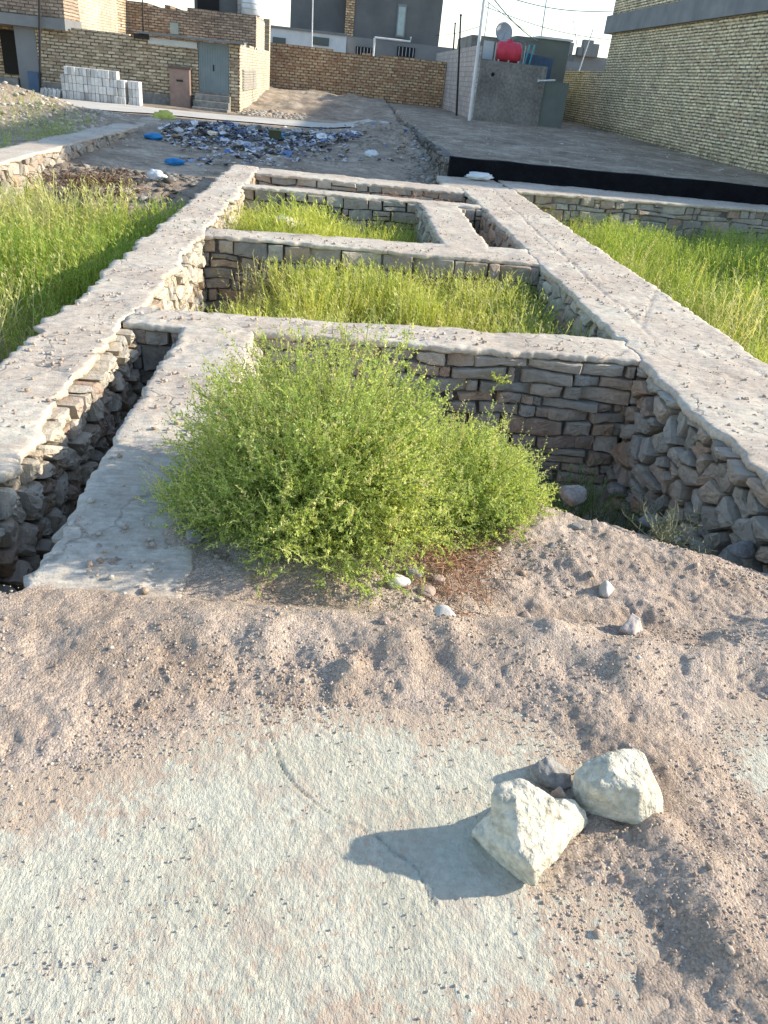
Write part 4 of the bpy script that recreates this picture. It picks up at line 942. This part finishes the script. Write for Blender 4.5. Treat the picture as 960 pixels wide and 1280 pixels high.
# broken concrete ledge left of the foundation
lg = empty('broken_ledge', (-3.4, 14.0, -.7), 'broken strip of pale concrete ledge in the weeds left of the foundation', 'ledge')
cap_mesh('concrete_cap', [(-3.8, 13.1), (-2.2, 14.3), (-2.4, 15.0), (-4.0, 13.7)], CAP, lg, step=.06, zo=-.36, th=.09, rough=.05)
MB().prism([(-3.72, 13.2), (-2.25, 14.38), (-2.42, 14.9), (-3.9, 13.65)], -.9, -.42).build('mortar_core', MORTAR, lg)
# loose chips and dirt lying on the wall tops
rs = np.random.RandomState(77); cx_ = []
for (x0, x1, y0, y1, n_) in ((-1.78, -1.38, 2.1, 14.8, 1500), (-.93, -.52, 2.1, 5.2, 420), (-1.3, 2.25, 5.3, 5.6, 420), (-1.3, 2.2, 8.5, 8.8, 260), (2.38, 3.3, 2.1, 14.8, 2200), (1.35, 1.8, 9.2, 12.3, 160)):
    x = rs.uniform(x0, x1, n_); y = y0 + (y1 - y0) * rs.rand(n_) ** 1.4; k = fbm(x * 3, y * 3, o=3) > -.15 - .2 * rs.rand(n_); cx_.append(np.stack([x[k], y[k]], -1))
cx_ = np.concatenate(cx_); s_ = .003 + .014 * rs.rand(len(cx_)) ** 4
tagit(scatter('stone_chips', np.concatenate([cx_, (s_ * .3)[:, None]], 1), s_, GRAVEL, 1, 12, 78), 'loose chips and crumbs lying on the foundation wall tops', 'gravel', None, 'stuff')
# rubble
def stones_stuff(name, label, N, x0, x1, y0, y1, smin, smax, m, seed, cond=None, cat='rubble', flat=.7):
    r = np.random.RandomState(seed); x = r.uniform(x0, x1, N); y = r.uniform(y0, y1, N)
    if cond is not None: k = cond(x, y); x, y = x[k], y[k]
    s_ = smin + (smax - smin) * r.rand(len(x)) ** 2.5; z = gz(x, y) + s_ * .05
    return tagit(scatter(name, np.stack([x, y, z], -1), s_, m, 1, 12, seed, flat, 6), label, cat, None, 'stuff')
RUB = m_stone('pale_rubble', [(0, (.34, .30, .24)), (.5, (.45, .41, .34)), (1, (.55, .52, .46))])
RUBL = m_stone('creamy_rubble', [(0, (.46, .40, .31)), (.5, (.56, .50, .41)), (1, (.62, .57, .48))])
stones_stuff('rubble', 'sunlit heap of pale broken rubble beside the road at left', 2600, -12, -5.6, 19.3, 24, .012, .085, RUBL, 31)
stones_stuff('rubble', 'dark stones strewn between the weeds and the low rubble wall', 900, -5.2, -2.3, 11.0, 15.0, .02, .11, DSTONE, 32)
stones_stuff('rubble', 'broken stones tumbling down the edge of the raised yard', 1100, 1.6, 2.75, 17, 33, .02, .09, STONE_G, 33)
stones_stuff('rubble', 'scattered pebbles and lumps over the raised yard', 700, 2.8, 12.5, 17.8, 40, .015, .05, RUB, 34)
stones_stuff('rubble', 'scattered grit on the dirt behind the foundation', 500, -4.7, 2.2, 15.2, 24, .012, .05, RUB, 35)
stones_stuff('rubble', 'rubble piled at the corner of the gatehouse wall', 420, -3.6, -1.2, 29.8, 33, .03, .13, STONE_G, 36)
# dry brush clump
bc = on_z(125, 232, -.35); mb = MB(); rnd = random.Random(9)
for i in range(520):
    p = Vector((bc.x + rnd.gauss(0, .42), bc.y + rnd.gauss(0, .5), -.38 + rnd.uniform(0, .12))); d = Vector((rnd.uniform(-1, 1), rnd.uniform(-1, 1), rnd.uniform(.1, .9))).normalized(); L = rnd.uniform(.12, .34)
    mb.tube([p, p + d * L * .5, p + d * L + Vector((0, 0, -.04))], .006, 3, .003, cap=False)
tagit(mb.build('dry_brush', BRUSH), 'clump of dead brown brush beside the low rubble wall', 'brush', None, 'stuff')

# trash heap
TR = m_stone('trash_bits', [(0, (.26, .25, .24)), (.12, (.05, .08, .18)), (.22, (.66, .68, .70)), (.32, (.20, .17, .14)), (.42, (.80, .81, .82)), (.5, (.08, .20, .45)), (.58, (.35, .31, .26)), (.70, (.70, .74, .78)), (.80, (.05, .05, .06)), (.9, (.40, .34, .28)), (1, (.78, .64, .48))], lich=False)
TR_OLD = (lambda *a, **k: None)('x', [(0, (.05, .06, .10)), (.18, (.13, .17, .26)), (.3, (.60, .64, .68)), (.42, (.16, .28, .46)), (.55, (.72, .74, .76)), (.66, (.34, .33, .33)), (.8, (.50, .58, .68)), (.92, (.08, .09, .13)), (1, (.7, .55, .4))], lich=False)
def sheet(rnd, s, n=4, crumple=.35):
    g = np.linspace(-1, 1, n); X_, Y_ = np.meshgrid(g, g * rnd.uniform(.5, 1)); o = rnd.uniform(0, 99)
    Z_ = crumple * vnoise(X_ * 1.6 + o, Y_ * 1.6) + .2 * vnoise(X_ * 4, Y_ * 4 + o)
    P_ = np.stack([X_, Y_, Z_], -1).reshape(-1, 3) * s; a = Matrix.Rotation(rnd.uniform(0, 6.28), 3, 'Z') @ Matrix.Rotation(rnd.uniform(-.7, .7), 3, 'X')
    return P_ @ np.array(a).T, grid_faces(n, n)
rnd = np.random.RandomState(41); V = []; Fs = []; b = 0
for i in range(4200):
    t = rnd.rand(); px = 215 + 220 * rnd.rand() + rnd.normal() * 8; py = 162 + .055 * (px - 215) + abs(rnd.normal()) * 9 * (1 - abs(px - 330) / 220) + 1.5
    p = on_z(px, py, -.1); x, y = p.x, p.y; hgt = .13 * math.exp(-((y - 22.3) / 1.1) ** 2) * rnd.rand()
    v, f = sheet(rnd, rnd.uniform(.018, .055) if rnd.rand() < .86 else rnd.uniform(.06, .15)); v = v + np.array([x, y, float(gz(x, y)) + .03 + hgt]); V.append(v); Fs.append(f + b); b += len(v)
tagit(mk_np('trash_heap', np.concatenate(V), np.concatenate(Fs), TR, smooth=False), 'band of blue, white and dark household litter beside the road', 'litter', None, 'stuff')
V = []; Fs = []; b = 0
for i in range(620):
    px = rnd.uniform(225, 560); py = rnd.uniform(168, 205); 
    if px > 480 and rnd.rand() < .0: continue
    p = on_z(px, py, -.2)
    if p.x > 2.3: continue
    v, f = sheet(rnd, rnd.uniform(.02, .06)); v = v + np.array([p.x, p.y, float(gz(p.x, p.y)) + .03]); V.append(v); Fs.append(f + b); b += len(v)
tagit(mk_np('litter', np.concatenate(V), np.concatenate(Fs), TR, smooth=False), 'loose litter scattered on the dirt between the heap and the foundation', 'litter', None, 'stuff')
def bag(px, py, z, s, m, label, seed, flat=.5, cat='plastic bag', name='plastic_bag'):
    p = on_z(px, py, z); r = np.random.RandomState(seed); V_, F_ = ICO[3]; o = r.uniform(0, 50)
    k = 1 + .7 * fbm(V_[:, 0] * 2.4 + o, V_[:, 1] * 2.4, V_[:, 2] * 2.4, o=5, g=.7) - .3 * np.abs(fbm(V_[:, 0] * 6 + o, V_[:, 1] * 6, V_[:, 2] * 6, o=2))
    P_ = V_ * k[:, None] * np.array([1.3, .8, flat]) * s; gzz = float(gz(p.x, p.y)) if z < -.05 else z
    P_ = P_ + np.array([p.x, p.y, gzz + s * flat * .7]); return tagit(mk_np(name, P_, F_, m, smooth=True), label, cat)
bag(192, 174, -.15, .17, BLUEBAG, 'bright blue plastic bag against the end of the low rubble wall', 1)
bag(218, 204, -.25, .15, BLUEBAG, 'bright blue plastic bag alone on the grey dirt nearer the foundation', 2)
bag(349, 181, -.15, .13, plain('light_blue_plastic', (.12, .38, .6), .4), 'round light blue plastic bag at the front of the litter band', 3, .9)
bag(206, 151, -.05, .22, plain('yellow_green_plastic', (.5, .5, .12), .5), 'yellow-green rubbish bag at the road end of the low rubble wall', 4, .7)
bag(195, 228, -.3, .12, WBAG, 'small pale bag beside the dead brush', 5, .8)
bag(412, 188, -.2, .10, WBAG, 'small white bag on dirt left of the yard edge', 6, .8); bag(463, 205, -.25, .12, WBAG, 'white plastic bag behind the far end of the foundation', 7, .8)
bag(598, 224, 0.0, .22, WBAG, 'crumpled white plastic bag on the ledge under the black parapet', 8, .35)
bag(648, 175, .16, .16, WBAG, 'white scrap lying in the raised yard nearest the white pole', 9, .15); bag(703, 181, .16, .16, WBAG, 'white scrap lying in the middle of the raised yard', 10, .15)
p = on_z(348, 181, -.1); cb = empty('crate', (p.x, p.y + .5, -.1), 'dark olive box standing in the litter band', 'box')
z0 = float(gz(p.x, p.y + .5)); mb = MB().box(p.x - .27, p.x + .03, p.y + .4, p.y + .62, z0, z0 + .24, .01); mb.build('box_body', plain('dark_olive', (.06, .065, .03)), cb)
MB().box(p.x - .28, p.x + .04, p.y + .39, p.y + .63, z0 + .24, z0 + .26).build('rim', plain('olive_rim', (.16, .15, .06)), cb)

# ------------------------------------------------------------------ left houses (front plane y = 31)
def rough_top(mb, x0, x1, y0, y1, z0, z1, axis_='X', step=.24, amp=.08, seed=1):
    """wall body whose top is stepped by missing bricks"""
    r = random.Random(seed); a, b = (x0, x1) if axis_ == 'X' else (y0, y1); t = a; pts = []
    while t < b:
        n = min(b, t + step * r.choice([1, 2, 3, 5])); pts.append((t, n, z1 - amp * r.choice([0, 0, 0, 1]))); t = n
    prof = [(a, z0), (b, z0)]
    for (s, e, h) in reversed(pts): prof += [(e, h), (s, h)]
    P_ = []; 
    for (q, z) in prof:
        if not P_ or P_[-1] != (q, z): P_.append((q, z))
    n = len(P_)
    if axis_ == 'X': vs = [(q, y0, z) for q, z in P_] + [(q, y1, z) for q, z in P_]
    else: vs = [(x0, q, z) for q, z in P_] + [(x1, q, z) for q, z in P_]
    mb.add(vs, [tuple(range(n)), tuple(range(2 * n - 1, n - 1, -1))] + [(i, (i + 1) % n, n + (i + 1) % n, n + i) for i in range(n)])
    return mb
yw = empty('courtyard_wall', (-7, 31, 0), 'long tan brick courtyard wall behind the block stack with the steel gate in it', 'wall')
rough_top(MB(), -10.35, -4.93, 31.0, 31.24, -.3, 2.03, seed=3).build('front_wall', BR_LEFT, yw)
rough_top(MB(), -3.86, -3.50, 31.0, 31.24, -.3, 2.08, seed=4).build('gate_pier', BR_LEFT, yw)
MB().box(-4.93, -3.86, 31.0, 31.24, -.3, .56).build('threshold', STUCCO, yw)
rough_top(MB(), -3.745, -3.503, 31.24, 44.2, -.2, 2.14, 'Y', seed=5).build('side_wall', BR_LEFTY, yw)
MB().box(-10.3, -4.95, 30.985, 31.0, -.3, .32).build('cement_skirting', STUCCO, yw)
g_ = MB().box(-4.93, -3.86, 31.06, 31.10, .56, 2.03)
for i in range(12): g_.box(-4.9 + i * .087, -4.87 + i * .087, 31.035, 31.06, .6, 2.0)
gt = g_.build('gate', GATE, yw); MB().box(-4.42, -4.38, 31.0, 31.035, 1.2, 1.4, .005).build('handle', BLACKP, gt)
MB().box(-6.9, -3.3, 30.6, 31.3, 2.09, 2.15).build('lintel', BAND, yw)
MB().box(-6.6, -4.95, 30.97, 31.0, 1.82, 2.0).build('sign_board', WHITEW, yw)
MB().box(-7.05, -6.55, 30.85, 31.0, 1.93, 2.08, .01).build('meter_box', BLACKP, yw)
v_ = MB().box(-3.5, -3.47, 31.9, 36.8, .66, 1.36)
for i in range(8): v_.box(-3.47, -3.44, 31.95, 36.75, .68 + i * .085, .72 + i * .085)
v_.build('louvred_shutter', simple('weathered_louvre', [(.3, (.30, .28, .24)), (.7, (.4, .38, .33))]), yw)
st = empty('steps', (-4.4, 30.3, 0), 'grey concrete steps below the blue-grey steel gate', 'steps')
for i in range(3): MB().box(-5.0, -3.8, 29.9 + i * .35, 30.98, -.1 + (0 if i == 0 else .0) + i * .19, .09 + i * .19 - .003 * (i == 0)).build('step', STUCCO, st)
bd = empty('board', (-5.5, 30.6, 0), 'faded brown wooden board cabinet leaning on the courtyard wall left of the gate', 'board')
MB().box(-5.86, -5.16, 30.62, 30.92, -.05, 1.18, .02).build('panel', WOODP, bd); MB().box(-5.62, -5.4, 30.60, 30.62, .78, .84).build('slot', BLACKP, bd); MB().box(-5.9, -5.12, 30.58, 30.95, 1.18, 1.24).build('top_strip', plain('dark_wood', (.16, .11, .09)), bd)
# house with porch, far left
ha = empty('house', (-11.5, 31.3, 0), 'tan brick house with dark porch opening at the far left edge', 'house')
MB().box(-30, -9.32, 32.6, 40, -.2, 4.2).build('wall', BR_LEFT, ha)
MB().box(-30, -9.30, 30.9, 32.6, 2.24, 3.9).build('upper_wall', BR_UP, ha); MB().box(-30, -9.25, 30.7, 32.62, 1.92, 2.24).build('concrete_lintel', BAND, ha)
MB().box(-11.05, -10.36, 31.0, 31.3, -.3, 1.92).build('pillar', STUCCO_M, ha)
MB().box(-12.1, -11.06, 32.52, 32.6, .4, 1.75).build('dark_opening', DARK, ha); MB().box(-10.75, -10.4, 30.95, 31.0, 0, .6).build('door_panel', BLUEM, ha)
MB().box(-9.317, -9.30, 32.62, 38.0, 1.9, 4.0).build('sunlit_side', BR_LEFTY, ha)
MB().box(-16, -11.1, 30.9, 31.2, -.3, .35).build('low_wall', STUCCO, ha)
# upper house behind the courtyard wall
hb = empty('house', (-6.5, 36, 0), 'brown brick house rising behind the courtyard wall with a silver roof tank', 'house')
HY = 39.7
rough_top(MB(), -10.8, -3.78, HY, 44, -.2, 3.38, seed=9, amp=.12).build('wall', BR_UP, hb)
MB().box(-3.778, -3.76, HY + .05, 44, 1.5, 3.3).build('sunlit_side', BR_LEFTY, hb)
q0 = on_Y(213, 42, HY); q1 = on_Y(223, 29, HY); MB().box(q0.x, q1.x, HY - .05, HY, q0.z, q1.z).build('window', GLASS, hb)
q0 = on_Y(329, 50, 44.6); q1 = on_Y(337, 24, 44.6); MB().box(q0.x, q1.x, 44.6, 45.3, 0, q1.z).build('end_pillar', BR_LEFTY, hb)
rh = empty('roof_room', (-5.2, 42, 3.3), 'dark roof room with pale frames on top of the brown brick house', 'roof room')
q0 = on_Y(243, 10, 41.5); q1 = on_Y(306, 10, 41.5)
MB().box(q0.x, q1.x, 41.5, 43.4, 3.2, 5.8).build('room_wall', STUCCO_D, rh); MB().box(q0.x + .15, q0.x + 1.1, 41.44, 41.5, 3.3, 4.8).build('window', DARK, rh); MB().box(q1.x - .3, q1.x + .05, 41.3, 41.5, 3.2, 5.6).build('post', BR_PALE, rh)
ta = on_Y(314, 18, 41.0); tk = empty('water_tank', (ta.x, 41, 3.3), 'silver water tank on the corner of the brown brick house roof', 'water tank')
MB().lathe([(0, 1.0), (.25, .98), (.42, .8), (.44, .75), (.44, .05), (.40, 0), (0, 0)], (ta.x, 41, 3.4), 20).build('tank_shell', simple('pale_silver', [(.3, (.55, .6, .62)), (.7, (.68, .72, .74))], 3, 10, .1, .01, .5, .2), tk, True)
tr_ = MB()
for h in (.25, .45, .65): tr_.lathe([(.44, h - .02), (.46, h), (.44, h + .02)], (ta.x, 41, 3.4), 20)
tr_.build('hoops', STEEL, tk, True)
# concrete block stack
gname = 'cast concrete blocks stacked by the courtyard wall'
b0 = None; z0 = .02; bx, by = -9.05, 29.9; cnt = 0; rnd = random.Random(5)
def blk(x, y, z, h, tilt=0, lab='grey-white cast concrete block in the tall stack'):
    global b0
    if b0 is None:
        o = MB().box(-.054, .054, -.2, .2, 0, .224, .008).build('concrete_block', BLOCK); b0 = o
    else: o = b0.copy(); COL.objects.link(o)
    o.location = (x, y, z); o.rotation_euler = (0, tilt, rnd.uniform(-.02, .02)); tagit(o, lab, 'concrete block', gname); return o
SX = on_Y(81, 128, 28.3).x + .06
for r_ in range(4):
    rn = ('bottom', 'second lowest', 'second highest', 'top')[r_]
    for i in range(17):
        if r_ == 3 and i in (0, 15, 16): continue
        blk(SX + i * .116 + rnd.uniform(-.006, .006), 28.3 + rnd.uniform(-.03, .03), .03 + r_ * .229, .28, 0, 'grey-white concrete block in the %s row of the tall stack by the brick wall' % rn)
for r_ in range(3):
    for i in range(3): blk(SX + 17 * .116 + .08 + i * .118, 28.4, .03 + r_ * .229, .28, 0, 'grey-white concrete block in the short pile right of the tall stack, %s row' % ('bottom', 'middle', 'top')[r_])
for i in range(5): blk(SX - .72 + i * .125, 28.35, .03, .28, .24, 'grey-white concrete block leaning in the low row left of the tall stack')

# far centre wall and houses
fw = empty('brick_wall', (1, 48, .5), 'red and yellow brick wall closing the yard in the far centre', 'wall')
rough_top(MB(), -3.8, 5.74, 48, 48.3, -.2, 2.62, seed=12, amp=.10, step=.26).build('brickwork', BR_FAR, fw)
dk = empty('building', (1.5, 60, 0), 'tall dark grey rendered building with a narrow pale window beyond the red brick wall', 'building')
MB().box(.52, 6.5, 60, 70, 0, 9).build('main_block', STUCCO_D, dk); MB().box(-3.5, .52, 60.6, 70, 0, 9).build('side_block', STUCCO_D, dk)
MB().box(.15, .72, 59.9, 60.0, 3.4, 9).build('brick_strip', BR_FAR, dk)
wf = MB().box(3.55, 4.15, 59.93, 60.0, 4.0, 5.85).build('window', BAND, dk); MB().box(3.63, 4.07, 59.91, 59.93, 4.1, 5.7).build('pane', GLASS, wf)
lowb = empty('building', (3, 56, 0), 'low mid-grey annex with two barred windows before the tall dark building', 'building')
MB().box(.3, 7.2, 55, 59, 0, 3.55).build('wall', STUCCO_M, lowb)
for (a, b_) in ((445, 465), (497, 518)):
    q0 = on_Y(a, 57, 55); q1 = on_Y(b_, 70, 55); f_ = MB().box(q0.x, q1.x, 54.93, 55.0, q1.z - .1, q1.z + .42).build('window', DARK, lowb); mbb = MB()
    for i in range(5): mbb.box(q0.x + (q1.x - q0.x) * (i + .5) / 5 - .02, q0.x + (q1.x - q0.x) * (i + .5) / 5 + .02, 54.9, 54.93, q1.z - .08, q1.z + .4)
    mbb.build('bars', STEEL, f_)
pf = empty('pipe_frame', (2.5, 54.5, 3), 'white pipe frame standing in front of the low grey annex', 'pipe')
q0 = on_Y(467, 65, 54.6); q1 = on_Y(467, 47, 54.6); q2 = on_Y(513, 52, 54.6)
MB().tube([(q0.x, 54.6, .5), (q0.x, 54.6, q1.z)], .06).build('post', WPOLE, pf); MB().tube([(q0.x, 54.6, q2.z), (q2.x, 54.6, q2.z), (q2.x, 54.6, q2.z + .25)], .055).build('cross_pipe', WPOLE, pf)
wh = empty('building', (-2, 53, 0), 'long low whitewashed building behind the left end of the red brick wall', 'building')
MB().box(-5.6, .28, 54, 58, 0, 3.5).build('wall', WHITEW, wh); MB().box(-5.7, .3, 53.9, 58, 3.5, 3.62).build('roof_edge', BAND, wh)
for (a, b_) in ((341, 357), (391, 411)):
    q0 = on_Y(a, 48, 54); q1 = on_Y(b_, 58, 54); MB().box(q0.x, q1.x, 53.93, 54.0, q1.z, q1.z + .42).build('window', plain('shaded_window', (.10, .12, .11)), wh)
# right-hand lane buildings
gw = empty('walled_house', (8, 38, 0), 'grey rendered walled plot at the lane corner with pale block side wall', 'house')
MB().box(6.02, 9.0, 38, 38.25, -.2, 2.66).build('front_wall', STUCCO, gw); MB().box(9.0, 10.1, 38.05, 38.25, -.2, 2.12).build('low_front_wall', GREENR, gw)
MB().box(5.80, 6.02, 38, 54, -.2, 3.15).build('side_wall', BR_PALE, gw)
q = on_Y(620, 92, 38); MB().lathe([(0, 0), (.08, 0), (.08, .02), (0, .02)], (on_Y(616, 93, 38).x, 37.98, on_Y(616, 93, 38).z), 10, 'Y').build('wall_hole', DARK, gw)
hs = empty('house', (7.5, 44, 0), 'grey flat-roofed house behind the lane corner wall with a white window', 'house')
MB().box(6.1, 9.2, 42, 47, 0, 3.72).build('wall', STUCCO, hs); q = on_Y(610, 62, 42); MB().box(q.x - .25, q.x + .25, 41.93, 42, q.z - .4, q.z + .35).build('window', WHITEW, hs)
gh = empty('house', (10, 46, 0), 'dull green rendered house behind the red roof tank', 'house')
MB().box(8.8, 11.6, 45, 50, 0, 4.05).build('wall', GREENR, gh); MB().box(9.9, 11.7, 44.9, 50, 4.05, 4.15).build('roof_edge', WHITEW, gh)
# red tank
ra, rb = on_Y(620, 62, 38.6), on_Y(652, 62, 38.6); zc = ra.z - .05; rad = .40
rt_ = empty('water_tank', ((ra.x + rb.x) / 2, 38.6, 2.6), 'red horizontal water tank on a steel cradle above the grey corner wall', 'water tank')
L_ = rb.x - ra.x
MB().lathe([(0, 0), (rad * .7, .02), (rad * .93, .08), (rad, .16), (rad, .3), (rad * 1.03, .33), (rad, .36), (rad, L_ - .36), (rad * 1.03, L_ - .33), (rad, L_ - .3), (rad, L_ - .16), (rad * .93, L_ - .08), (rad * .7, L_ - .02), (0, L_)], (ra.x, 38.6, zc), 22, 'X').build('tank_shell', REDT, rt_, True)
MB().lathe([(.13, 0), (.13, .1), (0, .12)], ((ra.x + rb.x) / 2, 38.6, zc + rad - .02), 14).build('lid', REDT, rt_, True)
cr_ = MB()
for k in range(3): xx = ra.x + .12 + k * (L_ - .24) / 2; cr_.box(xx - .03, xx + .03, 38.25, 38.95, 2.3, zc - rad * .75)
cr_.box(ra.x - .12, rb.x + .12, 38.17, 38.93, 2.28, 2.42); cr_.tube([(ra.x - .08, 38.2, 2.4), (ra.x - .08, 38.2, zc + .3)], .025); cr_.tube([(rb.x + .08, 38.2, 2.4), (rb.x + .08, 38.2, zc + .3)], .025)
cr_.build('cradle', STEEL, rt_)
# dish
dc = on_Y(629, 41, 41.5); ds = empty('satellite_dish', (dc.x, 41.5, 3.6), 'round grey satellite dish on the roof behind the red tank', 'satellite dish')
dm = MB().lathe([(0, 0), (.2, -.02), (.34, -.06), (.42, -.11), (.425, -.09), (.34, -.04), (.2, .0), (0, .02)], (0, 0, 0), 22, 'Y').build('dish', simple('dish_grey', [(.3, (.38, .40, .40)), (.7, (.5, .52, .52))]), ds, True)
dm.location = (dc.x, 41.5, dc.z); dm.matrix_parent_inverse = Matrix.Translation(Vector((-dc.x, -41.5, -3.6))); dm.rotation_euler = (R(-15), 0, R(12))
MB().tube([(dc.x, 41.6, 3.6), (dc.x, 41.6, dc.z)], .04).tube([(dc.x, 41.5, dc.z - .35), (dc.x, 41.0, dc.z)], .015).build('mount', STEEL, ds)
# blue sheets
bs = empty('sheet_fence', (10.2, 39.5, 2), 'blue corrugated sheet fence on top of the low greenish wall', 'fence')
mb = MB(); qa, qb = on_Y(650, 96, 39.4), on_Y(688, 97, 39.4); n = 14
for i in range(n): xa = qa.x + (qb.x - qa.x) * i / n; mb.box(xa, xa + (qb.x - qa.x) / n * .92, 39.4 + .03 * (i % 2), 39.44 + .03 * (i % 2), 1.9, qa.z + .95 - .12 * i / n)
mb.build('sheets', BLUEM, bs)
for px in (655, 661): q = on_Y(px, 85, 39.2); MB().tube([(q.x - .08, 39.2, q.z - .35), (q.x + .1, 39.2, q.z + .9)], .04).build('turquoise_pipe', CYANP, bs)
wp = empty('drain_pipe', (9.8, 37.9, 2.1), 'white pipe lying along the low greenish wall top', 'pipe'); qa, qb = on_Y(673, 101, 37.8), on_Y(694, 101, 37.8)
MB().tube([(qa.x, 37.8, qa.z), (qb.x, 37.8, qb.z + .02)], .035).build('pipe_run', WPOLE, wp); MB().lathe([(.06, -.03), (.06, .03)], (qa.x, 37.8, qa.z), 10, 'X').build('pipe_end', WPOLE, wp)
# distant roofs right of the green house
db = empty('building', (14, 60, 0), 'distant grey flat roofs with rooftop junk before the tall brick house', 'building')
for (a, b_, t_, Yd, m) in ((688, 730, 74, 58, STUCCO_M), (718, 762, 68, 62, STUCCO_M), (700, 758, 84, 55, STUCCO)):
    qa, qb = on_Y(a, t_, Yd), on_Y(b_, t_, Yd); MB().box(qa.x, qb.x, Yd, Yd + 6, 0, qa.z).build('roof_block', m, db)
for (px, py, s_) in ((703, 62, .35), (712, 58, .5), (736, 55, .6), (745, 60, .4), (726, 64, .35)):
    q = on_Y(px, py, 61.5); MB().box(q.x - s_ * .6, q.x + s_ * .6, 61.5, 62.1, 4.2, q.z + .25, .03).build('rooftop_box', STUCCO_M, db)
# tall right brick house and its garden wall
rh_ = empty('house', (13, 30, 0), 'large yellow brick house with grey cement band filling the right side', 'house')
MB().box(12.8, 22, 17.8, 42.2, -.3, 4.42).build('ground_floor_wall', BR_RIGHT, rh_)
MB().box(12.62, 22, 17.6, 43.0, 4.42, 5.15).build('cement_band', BAND, rh_)
MB().box(12.75, 22, 17.7, 42.6, 5.15, 6.6).build('upper_wall', BR_RIGHT, rh_)
MB().box(14.6, 22, 17.9, 27.5, 6.6, 10.2).build('roof_block', BR_RIGHT, rh_)  # unseen storey added above the frame, sized so its shadow covers the litter ground
fw2 = empty('garden_wall', (13, 47, 0), 'lower yellow brick garden wall continuing the house line down the lane', 'wall')
rough_top(MB(), 12.82, 13.06, 42.25, 53, -.2, 2.86, 'Y', seed=15, amp=.10).build('brickwork', BR_RIGHT, fw2)
MB().box(12.82, 20, 53.0, 53.25, -.2, 2.8).build('return_wall', BR_RIGHTX, fw2)
shade_wall = empty('garden_wall', (13, 15, 0), 'unseen yellow brick wall added before the large house to shade the right field', 'wall')
rough_top(MB(), 12.85, 13.1, 12.0, 17.75, -1.1, 2.7, 'Y', seed=16, amp=.10).build('brickwork', BR_RIGHT, shade_wall)  # off-frame wall, added to cast shade over the right-hand weeds
# weeds along brick wall foot
r = np.random.RandomState(4); yy = r.uniform(22, 52, 500); xx = 12.7 - np.abs(r.normal(0, .35, 500)); P = np.stack([xx, yy, gz(xx, yy)], -1)
sprigs('weeds', P, r.uniform(.12, .4, 500), m_leaf('dusty_weed', [(0, (.10, .11, .06)), (1, (.22, .21, .12))], .2), .5, nleaf=10, ll=.09, lw=.012, label='dusty dry weeds along the foot of the right brick house', seed=12)
# poles and wires
def pole(label, px0, py0, px1, py1, Y0, r, m, name='utility_pole', cat='pole', r1=None):
    a = on_Y(px0, py0, Y0); b_ = on_Y(px1, py1, Y0); d = b_ - a; b_ = a + d * (1.0 if py1 > 2 else 1.35); a.z -= .15
    o = empty(name, tuple(a), label, cat); MB().tube([a, b_], r, 10, r1 or r * .8).build('shaft', m, o); MB().lathe([(r * 1.1, 0), (r * 1.1, .06), (0, .08)], tuple(b_), 10).build('pole_cap', m, o); return o, b_
_, top_w = pole('thick white leaning pole at the lane corner', 587, 149, 605, 1, 36.6, .075, WPOLE)
pole('thin black iron pole left of the white pole', 571, 143, 576, 20, 39.5, .05, BLACKP)
pole('second thin black iron pole behind the first near the pale side wall', 567, 60, 569, 30, 50, .05, BLACKP)
pole('thin black pole in front of the porch pillar at far left', 50, 127, 49, 1, 30.6, .045, BLACKP)
pole('thin black rod rising from the brown brick house', 179, 46, 178, 1, 39.5, .03, BLACKP)
pole('thin pale mast rising behind the whitewashed building', 390, 55, 391, 1, 53.5, .04, WPOLE)
pole('thin grey mast on the roof right of the dish', 675, 57, 683, 1, 45.2, .04, STEEL, 'mast', 'mast')
pole('leaning grey strut on the distant roofs', 722, 92, 741, 38, 54.5, .04, STEEL, 'mast', 'mast')
pole('short thin mast above the distant rooftop boxes', 722, 54, 717, 27, 61.6, .035, STEEL, 'mast', 'mast')
pole('thin grey mast just right of the white pole', 605, 50, 611, 6, 44, .03, STEEL, 'mast', 'mast')
def wire(label, a, b_, sag=.4, r=.014):
    pts = [a.lerp(b_, i / 14) - Vector((0, 0, sag * math.sin(math.pi * i / 14))) for i in range(15)]
    tagit(MB().tube(pts, r, 5).build('cable', BLACKP), label, 'cable', 'overhead cables at the lane')
wire('overhead cable slanting down from the white pole top to the green house', on_Y(612, -8, 36.6), on_Y(672, 52, 44.9), .15, .022)
wire('topmost cable crossing the sky between white pole and brick house', on_Y(608, -12, 36.6), on_Y(765, 14, 43.2), .25, .018)
wire('lower cable crossing the sky between white pole and brick house', on_Y(606, 8, 36.6), on_Y(765, 50, 43.2), .2)
wire('cable running left from the white pole to the black pole', on_Y(603, 32, 36.6), on_Y(545, 44, 60), .1)
wire('steep cable from the white pole down to the distant roofs', on_Y(609, 2, 36.6), on_Y(700, 66, 58), .1)
